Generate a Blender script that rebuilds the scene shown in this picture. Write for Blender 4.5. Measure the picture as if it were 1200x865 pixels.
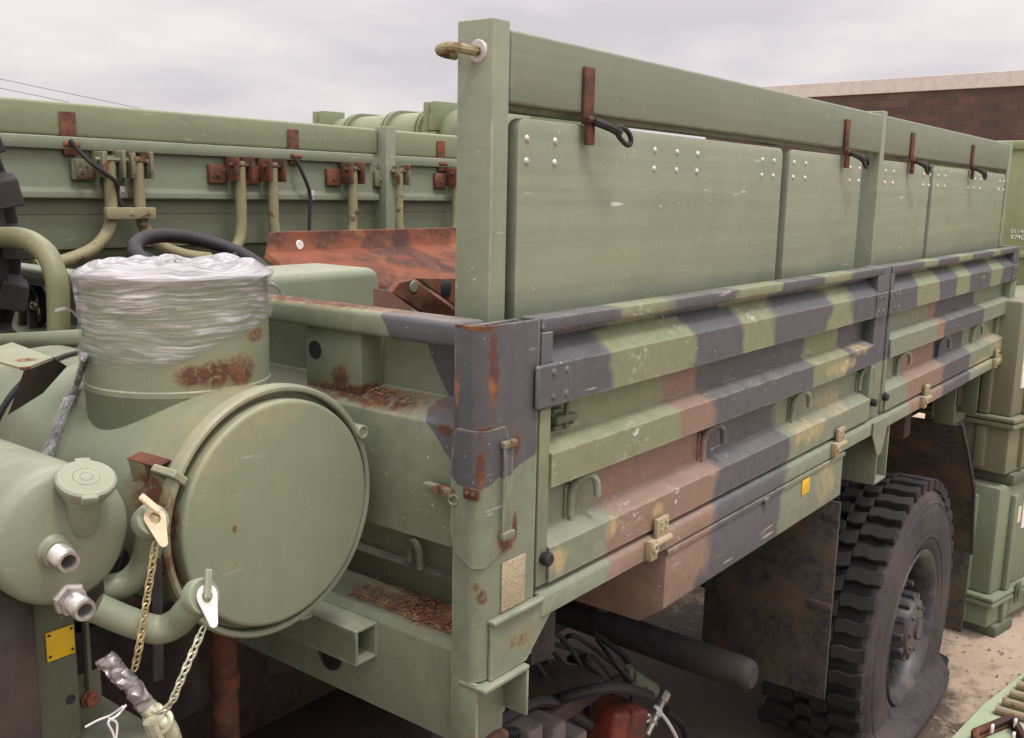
import bpy, bmesh, math, random
from mathutils import Vector, Matrix, noise as mnoise
random.seed(7)
sc = bpy.context.scene
for o in list(bpy.data.objects): bpy.data.objects.remove(o)
COL = sc.collection
PI = math.pi

# ------------------------------------------------------------------ camera
# X runs along the truck's near side, Y across the truck, Z up; the origin is the near front
# corner of the cargo bed at the height of its top rail.  Metres.  The ground lies at z = GZ.
FPX, YAW, PITCH, ROLL = 1155.81, 0.653673, 0.179111, -0.0215726
CAM = Vector((-1.334, -0.963, 0.2115))
GZ = -1.885
fw = Vector((math.cos(YAW)*math.cos(PITCH), math.sin(YAW)*math.cos(PITCH), -math.sin(PITCH)))
rt0 = Vector((math.sin(YAW), -math.cos(YAW), 0))
dn0 = fw.cross(rt0)
rt = math.cos(ROLL)*rt0 + math.sin(ROLL)*dn0
dn = -math.sin(ROLL)*rt0 + math.cos(ROLL)*dn0
cd = bpy.data.cameras.new("camera"); cam = bpy.data.objects.new("camera", cd); COL.objects.link(cam)
cd.sensor_width = 36; cd.lens = FPX/1200*36; cd.clip_start = .02; cd.clip_end = 2000
mc = Matrix.Identity(4)
for i in range(3):
    mc[i][0] = rt[i]; mc[i][1] = -dn[i]; mc[i][2] = -fw[i]; mc[i][3] = CAM[i]
cam.matrix_world = mc
sc.camera = cam

def at(px, py, axis, val):
    """the point where the view ray through photo pixel (px,py) meets the plane axis=val"""
    r = rt*((px-600)/FPX) + dn*((py-432.5)/FPX) + fw
    i = 'XYZ'.index(axis)
    return CAM + r*((val-CAM[i])/r[i])
def proj(p):
    d = Vector(p)-CAM; z = d.dot(fw)
    return 600+FPX*d.dot(rt)/z, 432.5+FPX*d.dot(dn)/z
def xat(px, z, y=0.0):
    """X on the line (y,z) that is seen in photo column px"""
    a, b = -.5, 8.0
    for _ in range(50):
        m = (a+b)/2
        if proj((m, y, z))[0] < px: a = m
        else: b = m
    return a

def atcyl(px, py, c, ax, r):
    """first point where the view ray meets a cylinder (axis 'Y' or 'Z' through c, radius r)"""
    d = (rt*((px-600)/FPX) + dn*((py-432.5)/FPX) + fw).normalized(); o = CAM-Vector(c)
    k = 'XYZ'.index(ax); d2 = d.copy(); o2 = o.copy(); d2[k] = 0; o2[k] = 0
    A, Bq, Cq = d2.dot(d2), 2*d2.dot(o2), o2.dot(o2)-r*r
    D_ = max(0, Bq*Bq-4*A*Cq); return CAM+d*((-Bq-math.sqrt(D_))/(2*A))

# ------------------------------------------------------------------ world, sun, exposure
w = bpy.data.worlds.new("World"); sc.world = w; w.use_nodes = True
nt = w.node_tree; nt.nodes.clear()
def N(t, kind, **kw):
    n = t.nodes.new(kind)
    for k, v in kw.items():
        if k.startswith('i_'): n.inputs[int(k[2:])].default_value = v
        else: setattr(n, k, v)
    return n
SUN_EL, SUN_AZ = math.radians(69), math.radians(262)
sky = N(nt, 'ShaderNodeTexSky', sky_type='NISHITA', sun_disc=False, sun_elevation=SUN_EL, sun_rotation=math.radians(90)-SUN_AZ)
b1 = N(nt, 'ShaderNodeBackground'); b1.inputs[1].default_value = .06
nt.links.new(sky.outputs[0], b1.inputs[0])
tc = N(nt, 'ShaderNodeTexCoord')
sep = N(nt, 'ShaderNodeSeparateXYZ'); nt.links.new(tc.outputs['Generated'], sep.inputs[0])
# cloud layer: project the direction on a flat ceiling so clouds shrink toward the horizon
mx = N(nt, 'ShaderNodeMath', operation='ADD'); nt.links.new(sep.outputs[2], mx.inputs[0]); mx.inputs[1].default_value = .22
dv = N(nt, 'ShaderNodeVectorMath', operation='DIVIDE'); nt.links.new(tc.outputs['Generated'], dv.inputs[0])
cb = N(nt, 'ShaderNodeCombineXYZ')
for k in range(3): nt.links.new(mx.outputs[0], cb.inputs[k])
nt.links.new(cb.outputs[0], dv.inputs[1])
n1 = N(nt, 'ShaderNodeTexNoise'); n1.inputs['Scale'].default_value = 1.3; n1.inputs['Detail'].default_value = 4.5; n1.inputs['Roughness'].default_value = .52
nt.links.new(dv.outputs[0], n1.inputs['Vector'])
cr = N(nt, 'ShaderNodeValToRGB'); nt.links.new(n1.outputs[0], cr.inputs[0])
cr.color_ramp.elements[0].position = .36; cr.color_ramp.elements[0].color = (.53, .495, .515, 1)
cr.color_ramp.elements[1].position = .64; cr.color_ramp.elements[1].color = (.71, .665, .66, 1)
# an overcast sky is brighter overhead than at the horizon (CIE overcast)
zz = N(nt, 'ShaderNodeMapRange'); nt.links.new(sep.outputs[2], zz.inputs[0])
zz.inputs[1].default_value = 0.16; zz.inputs[2].default_value = 1; zz.inputs[3].default_value = 1.0; zz.inputs[4].default_value = 3.6
b2 = N(nt, 'ShaderNodeBackground')
nt.links.new(cr.outputs[0], b2.inputs[0]); nt.links.new(zz.outputs[0], b2.inputs[1])
mxs = N(nt, 'ShaderNodeMixShader'); mxs.inputs[0].default_value = .93
nt.links.new(b1.outputs[0], mxs.inputs[1]); nt.links.new(b2.outputs[0], mxs.inputs[2])
wo = N(nt, 'ShaderNodeOutputWorld'); nt.links.new(mxs.outputs[0], wo.inputs[0])

sl = bpy.data.lights.new("sun", 'SUN'); sl.energy = 1.5; sl.angle = math.radians(11); sl.color = (1, .97, .92)
so = bpy.data.objects.new("sun", sl); COL.objects.link(so)
sd = Vector((math.cos(SUN_AZ)*math.cos(SUN_EL), math.sin(SUN_AZ)*math.cos(SUN_EL), math.sin(SUN_EL)))
so.rotation_euler = sd.to_track_quat('Z', 'Y').to_euler()
so.location = (-3, -4, 8)
sc.view_settings.view_transform = 'Standard'; sc.view_settings.look = 'None'
sc.view_settings.exposure = 0.40; sc.view_settings.gamma = 1
sc.render.engine = 'CYCLES'

# ------------------------------------------------------------------ materials
def mat(name):
    m = bpy.data.materials.new(name); m.use_nodes = True
    return m, m.node_tree, m.node_tree.nodes['Principled BSDF']
def lk(t, a, b): t.links.new(a, b)
def noise_node(t, vec, scale, detail=4, rough=.55, stretch=None):
    if stretch:
        mp = N(t, 'ShaderNodeMapping'); mp.inputs['Scale'].default_value = stretch[:3]
        if len(stretch) > 3: mp.inputs['Rotation'].default_value = stretch[3]
        lk(t, vec, mp.inputs['Vector']); vec = mp.outputs[0]
    n = N(t, 'ShaderNodeTexNoise'); n.inputs['Scale'].default_value = scale
    n.inputs['Detail'].default_value = detail; n.inputs['Roughness'].default_value = rough
    lk(t, vec, n.inputs['Vector']); return n.outputs[0]
def mrange(t, v, a, b, c=0., d=1.):
    n = N(t, 'ShaderNodeMapRange'); lk(t, v, n.inputs[0])
    for i, x in enumerate((a, b, c, d)): n.inputs[i+1].default_value = x
    return n.outputs[0]
def math_node(t, op, a, b=None, clamp=False):
    n = N(t, 'ShaderNodeMath', operation=op, use_clamp=clamp)
    for i, v in enumerate((a, b)):
        if v is None: continue
        if isinstance(v, (int, float)): n.inputs[i].default_value = v
        else: lk(t, v, n.inputs[i])
    return n.outputs[0]
def mix(t, f, a, b, bt='MIX'):
    n = N(t, 'ShaderNodeMix', data_type='RGBA', blend_type=bt)
    for i, v in ((0, f), (6, a), (7, b)):
        if isinstance(v, (int, float)): n.inputs[i].default_value = v
        elif isinstance(v, tuple): n.inputs[i].default_value = (*v[:3], 1)
        else: lk(t, v, n.inputs[i])
    return n.outputs[2]
def bump(t, p, h, strength=.2, dist=.002):
    b = N(t, 'ShaderNodeBump'); b.inputs['Strength'].default_value = strength; b.inputs['Distance'].default_value = dist
    lk(t, h, b.inputs['Height']); lk(t, b.outputs[0], p.inputs['Normal'])

GREEN = (.180, .205, .143); GREEN2 = (.254, .283, .208); BLUE = (.084, .084, .092); BROWN = (.225, .148, .112)
OLIVE = (.192, .212, .122); TAN = (.40, .31, .155)

def rust_color(t, P):
    n = noise_node(t, P, 55, 6, .7); n2 = noise_node(t, P, 14, 3)
    c = mix(t, mrange(t, n, .35, .68), (.045, .021, .018), (.155, .058, .030))
    return mix(t, mrange(t, n2, .52, .80), c, (.33, .145, .055)), n
def spots_mask(t, P, spots, nz):
    out = None
    for s in spots:
        c, r = s[0], s[1]; amp = s[2] if len(s) > 2 else .9
        a = N(t, 'ShaderNodeVectorMath', operation='SUBTRACT'); lk(t, P, a.inputs[0]); a.inputs[1].default_value = c
        b = N(t, 'ShaderNodeVectorMath', operation='DIVIDE'); lk(t, a.outputs[0], b.inputs[0]); b.inputs[1].default_value = r
        l = N(t, 'ShaderNodeVectorMath', operation='LENGTH'); lk(t, b.outputs[0], l.inputs[0])
        v = math_node(t, 'SUBTRACT', math_node(t, 'ADD', 1.0, math_node(t, 'MULTIPLY', math_node(t, 'SUBTRACT', nz, .5), 2.6*amp)), l.outputs['Value'])
        out = v if out is None else math_node(t, 'MAXIMUM', out, v)
    return out

def paint(name, col, rough=.55, brush=0, tan_k=.9, mott=0, rust=(), rust_amt=0.0, wear=.5, tanspots=(), camo=None, chalk=(), scratch=.5, edge=True, stain=.5):
    m, t, p = mat(name)
    g = N(t, 'ShaderNodeNewGeometry'); P = g.outputs['Position']
    big = noise_node(t, P, 3.2, 5, .6); mid = noise_node(t, P, 17, 5, .62); fine = noise_node(t, P, 150, 3, .6)
    base = camo(t, P) if camo else col
    c = mix(t, mrange(t, big, .3, .7, 0, .38), base, mix(t, 1., base, (.74, .75, .72), 'MULTIPLY'))
    c = mix(t, mrange(t, mid, .5, .8, 0, .28), c, mix(t, 1., c, (1.28, 1.22, 1.12), 'MULTIPLY'))
    # vertical run stains
    st = noise_node(t, P, 9, 4, .6, (3.5, 3.5, .35))
    c = mix(t, mrange(t, st, .54, .8, 0, .5*stain), c, mix(t, 1., c, (.62, .59, .53), 'MULTIPLY'))
    c = mix(t, mrange(t, fine, .42, .6, 0, .10), c, mix(t, 1., c, (.7, .7, .68), 'MULTIPLY'))
    if mott:
        mo = noise_node(t, P, 30, 6, .7)
        c = mix(t, mrange(t, mo, .50, .70, 0, mott), c, mix(t, 1., c, (1.5, 1.45, 1.4), 'MULTIPLY'))
        c = mix(t, mrange(t, mo, .48, .34, 0, mott), c, mix(t, 1., c, (.62, .62, .64), 'MULTIPLY'))
    if brush:
        br_ = noise_node(t, P, 30, 4, .6, (.035, 1, 1.6)); br2 = noise_node(t, P, 7, 3, .6, (.12, 1, 1.2))
        c = mix(t, mrange(t, br_, .40, .62, 0, brush), c, mix(t, 1., c, (.80, .80, .78), 'MULTIPLY'))
        c = mix(t, mrange(t, br2, .50, .68, 0, brush), c, mix(t, 1., c, (1.22, 1.16, 1.08), 'MULTIPLY'))
    if tanspots:
        f = mrange(t, spots_mask(t, P, tanspots, mid), -.15, .5)
        c = mix(t, math_node(t, 'MULTIPLY', f, mrange(t, noise_node(t, P, 34, 5, .75, (1, 1, .5)), .38, .60, .25*tan_k, tan_k)), c, TAN)
    if chalk:
        sn = noise_node(t, P, 90, 5, .75, (.45, 1, .7, (0, .5, 0)))
        f = math_node(t, 'MULTIPLY', mrange(t, spots_mask(t, P, chalk, mid), -.05, .9), mrange(t, sn, .53, .66))
        c = mix(t, f, c, (.62, .60, .58))
    if scratch:
        s1 = noise_node(t, P, 30, 2, .5, (1, 1, .16, (.5, .45, .3)))
        s2 = noise_node(t, P, 75, 2, .5, (.10, 1, 1, (.2, .35, .5)))
        k = noise_node(t, P, 5, 2)
        s = math_node(t, 'MULTIPLY', mrange(t, s2, .70, .74), mrange(t, k, .48, .6))
        sp = mrange(t, noise_node(t, P, 90, 2, .5), .735, .77)
        s = math_node(t, 'MAXIMUM', s, sp)
        c = mix(t, math_node(t, 'MULTIPLY', s, scratch), c, (.55, .53, .47))
    sn_ = N(t, 'ShaderNodeSeparateXYZ'); lk(t, g.outputs['Normal'], sn_.inputs[0])
    du = math_node(t, 'MULTIPLY', mrange(t, sn_.outputs[2], .80, 1.0, 0, .20), mrange(t, mid, .3, .6, .35, 1.))
    c = mix(t, du, c, (.50, .475, .40))  # upward faces lightened: settled dust, with sky reflection painted in
    if edge and wear:
        bv = N(t, 'ShaderNodeBevel', samples=2); bv.inputs['Radius'].default_value = .007
        d = N(t, 'ShaderNodeVectorMath', operation='DOT_PRODUCT'); lk(t, bv.outputs[0], d.inputs[0]); lk(t, g.outputs['Normal'], d.inputs[1])
        e = mrange(t, d.outputs['Value'], .985, .86)
        e = math_node(t, 'MULTIPLY', e, mrange(t, mid, .40, .62))
        c = mix(t, math_node(t, 'MULTIPLY', e, wear), c, (.46, .45, .38))
    rc, rn = rust_color(t, P)
    f = None
    if rust_amt:
        f = mrange(t, noise_node(t, P, 8, 6, .7), .74-rust_amt, .80-rust_amt)
    if rust:
        rag = math_node(t, 'ADD', math_node(t, 'MULTIPLY', mid, .5), math_node(t, 'MULTIPLY', noise_node(t, P, 70, 6, .75), .5))
        sm = spots_mask(t, P, rust, rag)
        halo = mrange(t, sm, -.45, .25, 0, .45)
        c = mix(t, halo, c, mix(t, 1., c, (1.25, .82, .50), 'MULTIPLY'))
        s = math_node(t, 'MULTIPLY', mrange(t, sm, -.02, .40), mrange(t, rn, .34, .50))
        f = s if f is None else math_node(t, 'MAXIMUM', f, s)
    if f is not None:
        c = mix(t, f, c, rc)
        rr = N(t, 'ShaderNodeMapRange'); lk(t, f, rr.inputs[0]); rr.inputs[3].default_value = rough; rr.inputs[4].default_value = .9
        lk(t, rr.outputs[0], p.inputs['Roughness'])
    else:
        lk(t, mrange(t, mid, .3, .7, rough-.08, rough+.1), p.inputs['Roughness'])
    lk(t, c, p.inputs['Base Color'])
    h = math_node(t, 'ADD', math_node(t, 'MULTIPLY', fine, .35), math_node(t, 'MULTIPLY', mid, .8))
    if f is not None: h = math_node(t, 'ADD', h, math_node(t, 'MULTIPLY', math_node(t, 'MULTIPLY', f, rn), 2.2))
    b0 = N(t, 'ShaderNodeBump'); b0.inputs['Strength'].default_value = .35; b0.inputs['Distance'].default_value = .010; lk(t, noise_node(t, P, 7, 2, .4), b0.inputs['Height'])
    b1_ = N(t, 'ShaderNodeBump'); b1_.inputs['Strength'].default_value = .28; b1_.inputs['Distance'].default_value = .0022; lk(t, h, b1_.inputs['Height']); lk(t, b0.outputs[0], b1_.inputs['Normal']); lk(t, b1_.outputs[0], p.inputs['Normal'])
    p.inputs['Specular IOR Level'].default_value = .35
    return m

def simple(name, col, rough=.6, metal=0, var=.25, scale=20, bmp=.2, var2=None, spec=.35, dist=.002):
    m, t, p = mat(name)
    P = N(t, 'ShaderNodeNewGeometry').outputs['Position']
    n = noise_node(t, P, scale, 6, .65); n2 = noise_node(t, P, scale*.17, 3)
    c = mix(t, mrange(t, n, .3, .7), tuple(x*(1-var) for x in col), tuple(x*(1+var) for x in col))
    if var2: c = mix(t, mrange(t, n2, .45, .62), c, var2)
    lk(t, c, p.inputs['Base Color']); p.inputs['Roughness'].default_value = rough; p.inputs['Metallic'].default_value = metal
    p.inputs['Specular IOR Level'].default_value = spec
    bump(t, p, n, bmp, dist)
    return m

def rusty(name, tint=(1, 1, 1), rough=.85):
    m, t, p = mat(name)
    P = N(t, 'ShaderNodeNewGeometry').outputs['Position']
    rc, rn = rust_color(t, P)
    big = noise_node(t, P, 6, 4, .6, (1, 1, 3))
    c = mix(t, mrange(t, big, .42, .62), rc, (.21, .066, .030))
    c = mix(t, mrange(t, noise_node(t, P, 4, 3), .56, .66, 0, .8), c, (.045, .022, .02))
    c = mix(t, 1., c, tint, 'MULTIPLY')
    lk(t, c, p.inputs['Base Color']); p.inputs['Roughness'].default_value = rough
    bump(t, p, rn, .5, .002); return m

# camouflage: bands of colour along the truck's side, read off the photograph
def bands(z, lst):
    return [(xat(px, z), c) for px, c in lst]
G, B, R_, O = GREEN, BLUE, BROWN, OLIVE
CAMO = [
 (-.045, bands(-.012, [(630, B), (727, O), (783, B), (863, O), (912, B), (968, O), (997, B), (1081, O), (1099, B), (1122, O), (1138, B), (1163, O), (1173, B)])),
 (-.160, bands(-.117, [(630, B), (711, O), (806, B), (872, O), (907, B), (968, O), (998, B), (1075, O), (1101, B), (1120, O), (1135, B), (1160, O), (1173, B)])),
 (-.306, bands(-.270, [(630, O), (803, R_), (836, B), (955, O), (992, B), (1042, G), (1098, R_), (1106, B), (1152, G)])),
 (-9,    bands(-.450, [(630, G), (718, R_), (835, B), (924, G), (1065, R_), (1104, B), (1137, G)])),
]
def ramp(t, v, stops):
    r = N(t, 'ShaderNodeValToRGB'); r.color_ramp.interpolation = 'LINEAR'; e = r.color_ramp.elements
    while len(e) > 1: e.remove(e[-1])
    for i, (pos, c) in enumerate(stops):
        pos = min(max((pos+.3)/4.4, 0), 1) if i else 0
        if i == 0: k = e[0]; k.position = 0; k.color = (*c, 1)
        else:
            k = e.new(pos-.0016); k.color = (*stops[i-1][1], 1)
            k = e.new(pos+.0016); k.color = (*c, 1)
    lk(t, v, r.inputs[0]); return r.outputs[0]
def camo_side(t, P):
    s = N(t, 'ShaderNodeSeparateXYZ'); lk(t, P, s.inputs[0])
    nz = noise_node(t, P, 6.5, 2.5, .5); nf = noise_node(t, P, 260, 2)
    j = math_node(t, 'ADD', math_node(t, 'MULTIPLY', math_node(t, 'SUBTRACT', nz, .5), .19), math_node(t, 'MULTIPLY', math_node(t, 'SUBTRACT', nf, .5), .010))
    x = math_node(t, 'ADD', s.outputs[0], j)
    # boundaries lean a little, and run back along the sloping faces
    x = math_node(t, 'ADD', x, math_node(t, 'MULTIPLY', s.outputs[2], -.10))
    x = math_node(t, 'ADD', x, -.02)
    v = math_node(t, 'DIVIDE', math_node(t, 'ADD', x, .3), 4.4)
    col = None
    for zlim, stops in reversed(CAMO):
        c = ramp(t, v, stops)
        if col is None: col = c
        else:
            col = mix(t, mrange(t, s.outputs[2], zlim-.002, zlim+.002), col, c)
    return col
def camo_front(t, P):
    s = N(t, 'ShaderNodeSeparateXYZ'); lk(t, P, s.inputs[0])
    nz = noise_node(t, P, 10, 3, .55); nf = noise_node(t, P, 260, 2)
    j = math_node(t, 'ADD', math_node(t, 'MULTIPLY', math_node(t, 'SUBTRACT', nz, .5), .04), math_node(t, 'MULTIPLY', math_node(t, 'SUBTRACT', nf, .5), .008))
    z = math_node(t, 'ADD', s.outputs[2], j)
    ba = math_node(t, 'ADD', math_node(t, 'MULTIPLY', z, .62), .24)
    bb = math_node(t, 'ADD', z, .305)
    b = math_node(t, 'MINIMUM', ba, bb)
    inb = math_node(t, 'GREATER_THAN', b, s.outputs[1])
    zl = math_node(t, 'GREATER_THAN', z, math_node(t, 'ADD', math_node(t, 'MULTIPLY', s.outputs[0], .14), -.238))
    f = math_node(t, 'MULTIPLY', inb, zl)
    return mix(t, f, GREEN, BLUE)

# ------------------------------------------------------------------ mesh helpers
class Mesh:
    def __init__(s): s.bm = bmesh.new()
    def _merge(s, tb, bev=0, seg=2, M=None):
        if bev > 0:
            es = [e for e in tb.edges if len(e.link_faces) == 2 and e.calc_face_angle(0) > .5]
            bmesh.ops.bevel(tb, geom=es, offset=bev, offset_type='OFFSET', segments=seg, profile=.5, affect='EDGES', clamp_overlap=True)
        if M is not None: bmesh.ops.transform(tb, matrix=M, verts=tb.verts)
        me = bpy.data.meshes.new('tmp'); tb.to_mesh(me); tb.free(); s.bm.from_mesh(me); bpy.data.meshes.remove(me)
        return s
    def box(s, x0, x1, y0, y1, z0, z1, bev=.003, seg=2, M=None):
        tb = bmesh.new(); bmesh.ops.create_cube(tb, size=1)
        for v in tb.verts:
            v.co = Vector(((x0, x1)[v.co.x > 0], (y0, y1)[v.co.y > 0], (z0, z1)[v.co.z > 0]))
        return s._merge(tb, min(bev, .45*min(abs(x1-x0), abs(y1-y0), abs(z1-z0))), seg, M)
    def prism(s, pts, axis, a, b, bev=.002, seg=1, M=None):
        tb = bmesh.new()
        def mk(p, h):
            return {'X': (h, p[0], p[1]), 'Y': (p[0], h, p[1]), 'Z': (p[0], p[1], h)}[axis]
        va = [tb.verts.new(mk(p, a)) for p in pts]; vb = [tb.verts.new(mk(p, b)) for p in pts]
        n = len(pts)
        tb.faces.new(va); tb.faces.new(vb[::-1])
        for i in range(n): tb.faces.new((va[i], vb[i], vb[(i+1) % n], va[(i+1) % n]))
        bmesh.ops.recalc_face_normals(tb, faces=tb.faces)
        return s._merge(tb, bev, seg, M)
    def strip(s, pts, axis, a, b, th, M=None):
        """sheet of thickness th whose section is the open polyline pts, extruded along axis"""
        n = len(pts); off = []
        for i in range(n):
            d0 = Vector(pts[i])-Vector(pts[i-1]) if i else Vector(pts[1])-Vector(pts[0])
            d1 = Vector(pts[i+1])-Vector(pts[i]) if i < n-1 else d0
            d = (d0.normalized()+d1.normalized()).normalized(); k = max(.4, d.dot(d1.normalized()))
            off.append((pts[i][0]-d.y*th/k, pts[i][1]+d.x*th/k))
        return s.prism(list(pts)+off[::-1], axis, a, b, 0, 1, M)
    def tube(s, pts, r, n=10, smooth=True, sub=6, closed=False, taper=None):
        P = [Vector(p) for p in pts]
        if smooth and len(P) > 2:
            Q = []
            m = len(P)
            rng = range(m if closed else m-1)
            for i in rng:
                p0 = P[(i-1) % m] if (i or closed) else P[0]*2-P[1]; p1 = P[i]; p2 = P[(i+1) % m]
                p3 = P[(i+2) % m] if (i+2 < m or closed) else P[-1]*2-P[-2]
                for k in range(sub):
                    u = k/sub
                    Q.append(.5*((2*p1)+(p2-p0)*u+(2*p0-5*p1+4*p2-p3)*u*u+(3*p1-p0-3*p2+p3)*u**3))
            if not closed: Q.append(P[-1])
            P = Q
        tb = bmesh.new(); rings = []; m = len(P)
        nrm = None
        for i in range(m):
            if closed: d = P[(i+1) % m]-P[i-1]
            else: d = (P[min(i+1, m-1)]-P[max(i-1, 0)])
            d.normalize()
            if nrm is None:
                nrm = d.orthogonal().normalized()
            nrm = (nrm - d*nrm.dot(d)).normalized(); bn = d.cross(nrm)
            rr = r if taper is None else r*(1+(taper-1)*i/(m-1))
            rings.append([tb.verts.new(P[i]+(nrm*math.cos(2*PI*k/n)+bn*math.sin(2*PI*k/n))*rr) for k in range(n)])
        for i in range(m if closed else m-1):
            a, b = rings[i], rings[(i+1) % m]
            for k in range(n): tb.faces.new((a[k], a[(k+1) % n], b[(k+1) % n], b[k]))
        if not closed:
            tb.faces.new(rings[0][::-1]); tb.faces.new(rings[-1])
        bmesh.ops.recalc_face_normals(tb, faces=tb.faces)
        return s._merge(tb)
    def lathe(s, prof, org=(0, 0, 0), ax=(0, 0, 1), n=32, cap=True, deform=None, ref=None):
        """profile of (radius, height) turned about the axis ax through org"""
        ax = Vector(ax).normalized(); u = (Vector(ref) - ax*Vector(ref).dot(ax)).normalized() if ref else ax.orthogonal().normalized(); v = ax.cross(u); org = Vector(org)
        tb = bmesh.new(); rings = []
        for r, h in prof:
            if r < 1e-6: rings.append([tb.verts.new(org+ax*h)])
            else: rings.append([tb.verts.new(org+ax*h+(u*math.cos(2*PI*k/n)+v*math.sin(2*PI*k/n))*r) for k in range(n)])
        for a, b in zip(rings, rings[1:]):
            for k in range(n):
                k2 = (k+1) % n
                if len(a) == 1 and len(b) == 1: continue
                if len(a) == 1: tb.faces.new((a[0], b[k2], b[k]))
                elif len(b) == 1: tb.faces.new((a[k], a[k2], b[0]))
                else: tb.faces.new((a[k], a[k2], b[k2], b[k]))
        if cap:
            if len(rings[0]) > 1: tb.faces.new(rings[0][::-1])
            if len(rings[-1]) > 1: tb.faces.new(rings[-1])
        if deform:
            for vv in tb.verts: vv.co = deform(vv.co.copy())
        bmesh.ops.recalc_face_normals(tb, faces=tb.faces)
        return s._merge(tb)
    def cyl(s, p0, p1, r, n=14, bev=.0015):
        p0 = Vector(p0); p1 = Vector(p1); L = (p1-p0).length; b = min(bev, r*.4, L*.4)
        return s.lathe([(0, 0), (r-b, 0), (r, b), (r, L-b), (r-b, L), (0, L)], p0, p1-p0, n, False)
    def ball(s, c, r, sx=1, sy=1, sz=1, sub=2):
        tb = bmesh.new(); bmesh.ops.create_icosphere(tb, subdivisions=sub, radius=r)
        return s._merge(tb, 0, 1, Matrix.Translation(c) @ Matrix.Diagonal((sx, sy, sz, 1)))
    def torus(s, c, ax, R, r, n=20, m=8):
        ax = Vector(ax).normalized(); u = ax.orthogonal().normalized(); v = ax.cross(u); c = Vector(c)
        return s.tube([c+(u*math.cos(2*PI*k/n)+v*math.sin(2*PI*k/n))*R for k in range(n)], r, m, False, closed=True)

ORG = {}
def props(o, label=None, cat=None, group=None, kind=None):
    for k, v in (('label', label), ('category', cat), ('group', group), ('kind', kind)):
        if v: o[k] = v
    return o
def thing(name, loc, label, cat, group=None):
    o = bpy.data.objects.new(name, None); COL.objects.link(o); o.location = loc; o.empty_display_size = .1
    ORG[o.name] = Vector(loc); return props(o, label, cat, group)
def obj(name, m, material, parent=None, origin=None, kind=None, label=None, angle=32, auto=True):
    """link a Mesh built in world coordinates; a child's mesh is moved into its parent's frame"""
    me = bpy.data.meshes.new(name)
    off = ORG[parent.name] if parent else Vector(origin or (0, 0, 0))
    for v in m.bm.verts: v.co -= off
    m.bm.to_mesh(me); m.bm.free()
    me.polygons.foreach_set('use_smooth', [True]*len(me.polygons))
    me.set_sharp_from_angle(angle=math.radians(angle))
    for mt in (material if isinstance(material, (list, tuple)) else [material]): me.materials.append(mt)
    o = bpy.data.objects.new(name, me); COL.objects.link(o)
    if parent: o.parent = parent
    else: o.location = off
    ORG[o.name] = off
    return props(o, label, None, None, kind)
def inst(name, me, parent, M):
    """a piece sharing mesh data, placed by a matrix given in world coordinates"""
    o = bpy.data.objects.new(name, me); COL.objects.link(o)
    o.parent = parent
    o.matrix_local = Matrix.Translation(-ORG[parent.name]) @ M
    ORG[o.name] = ORG[parent.name]
    return o
def shared(m, material, angle=32):
    me = bpy.data.meshes.new('piece'); m.bm.to_mesh(me); m.bm.free()
    me.polygons.foreach_set('use_smooth', [True]*len(me.polygons)); me.set_sharp_from_angle(angle=math.radians(angle))
    me.materials.append(material); return me
def frame(c, z, x=None):
    """matrix with local z along z"""
    z = Vector(z).normalized(); x = Vector(x) if x else z.orthogonal(); x = (x-z*x.dot(z)).normalized(); y = z.cross(x)
    M = Matrix.Identity(4)
    for i in range(3): M[i][0] = x[i]; M[i][1] = y[i]; M[i][2] = z[i]; M[i][3] = Vector(c)[i]
    return M

DC0 = (-.382, 0, -.29)
# ------------------------------------------------------------------ material set
m_green = paint('green_paint', GREEN, rust_amt=.03)
m_seat = paint('seat_panel_paint', GREEN2, .5, rust_amt=.0, wear=.5, scratch=.9, stain=.35, brush=.5)
m_rail = paint('stake_rail_paint', (.215, .243, .170), .45, rust_amt=.0, wear=.9, scratch=.8, stain=.4, brush=.35)
m_beam = paint('stake_beam_paint', (.172, .196, .143), .48, wear=.9, scratch=.8, stain=.4, brush=.35)
m_farrail = paint('far_rail_paint', (.225, .248, .155), .5, rust_amt=.02, wear=.7, scratch=.9, stain=.3)
m_camo = paint('camo_paint_side', GREEN, .55, camo=camo_side, mott=.30, wear=.45, scratch=.55,
   tanspots=[(at(652, 655, 'Y', 0), (.03, .05, .03)), (at(714, 620, 'Y', 0), (.025, .05, .02)), (at(771, 598, 'Y', 0), (.03, .05, .02)),
             (at(985, 430, 'Y', 0), (.12, .1, .02), .7), (at(948, 505, 'Y', 0), (.12, .05, .035), .8), (at(985, 470, 'Y', 0), (.14, .08, .04), .8),
             (at(1150, 400, 'Y', .06), (.14, .1, .06), .6), (at(1150, 424, 'Y', 0), (.16, .06, .022), .6), (at(1010, 408, 'Y', 0), (.08, .05, .02), .8),
             (at(965, 565, 'Y', 0), (.07, .05, .06), .7)],
   chalk=[(at(745, 362, 'Y', 0), (.08, .05, .03)), (at(745, 425, 'Y', 0), (.05, .05, .06)), (at(742, 510, 'Y', 0), (.05, .04, .06)),
          (at(738, 600, 'Y', 0), (.045, .05, .05)), (at(789, 585, 'Y', 0), (.03, .04, .03)), (at(790, 645, 'Y', 0), (.03, .04, .05)), (at(985, 430, 'Y', 0), (.08, .04, .02)),
          (at(800, 375, 'Y', 0), (.06, .05, .03)), (at(880, 365, 'Y', 0), (.06, .05, .03))])
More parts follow.
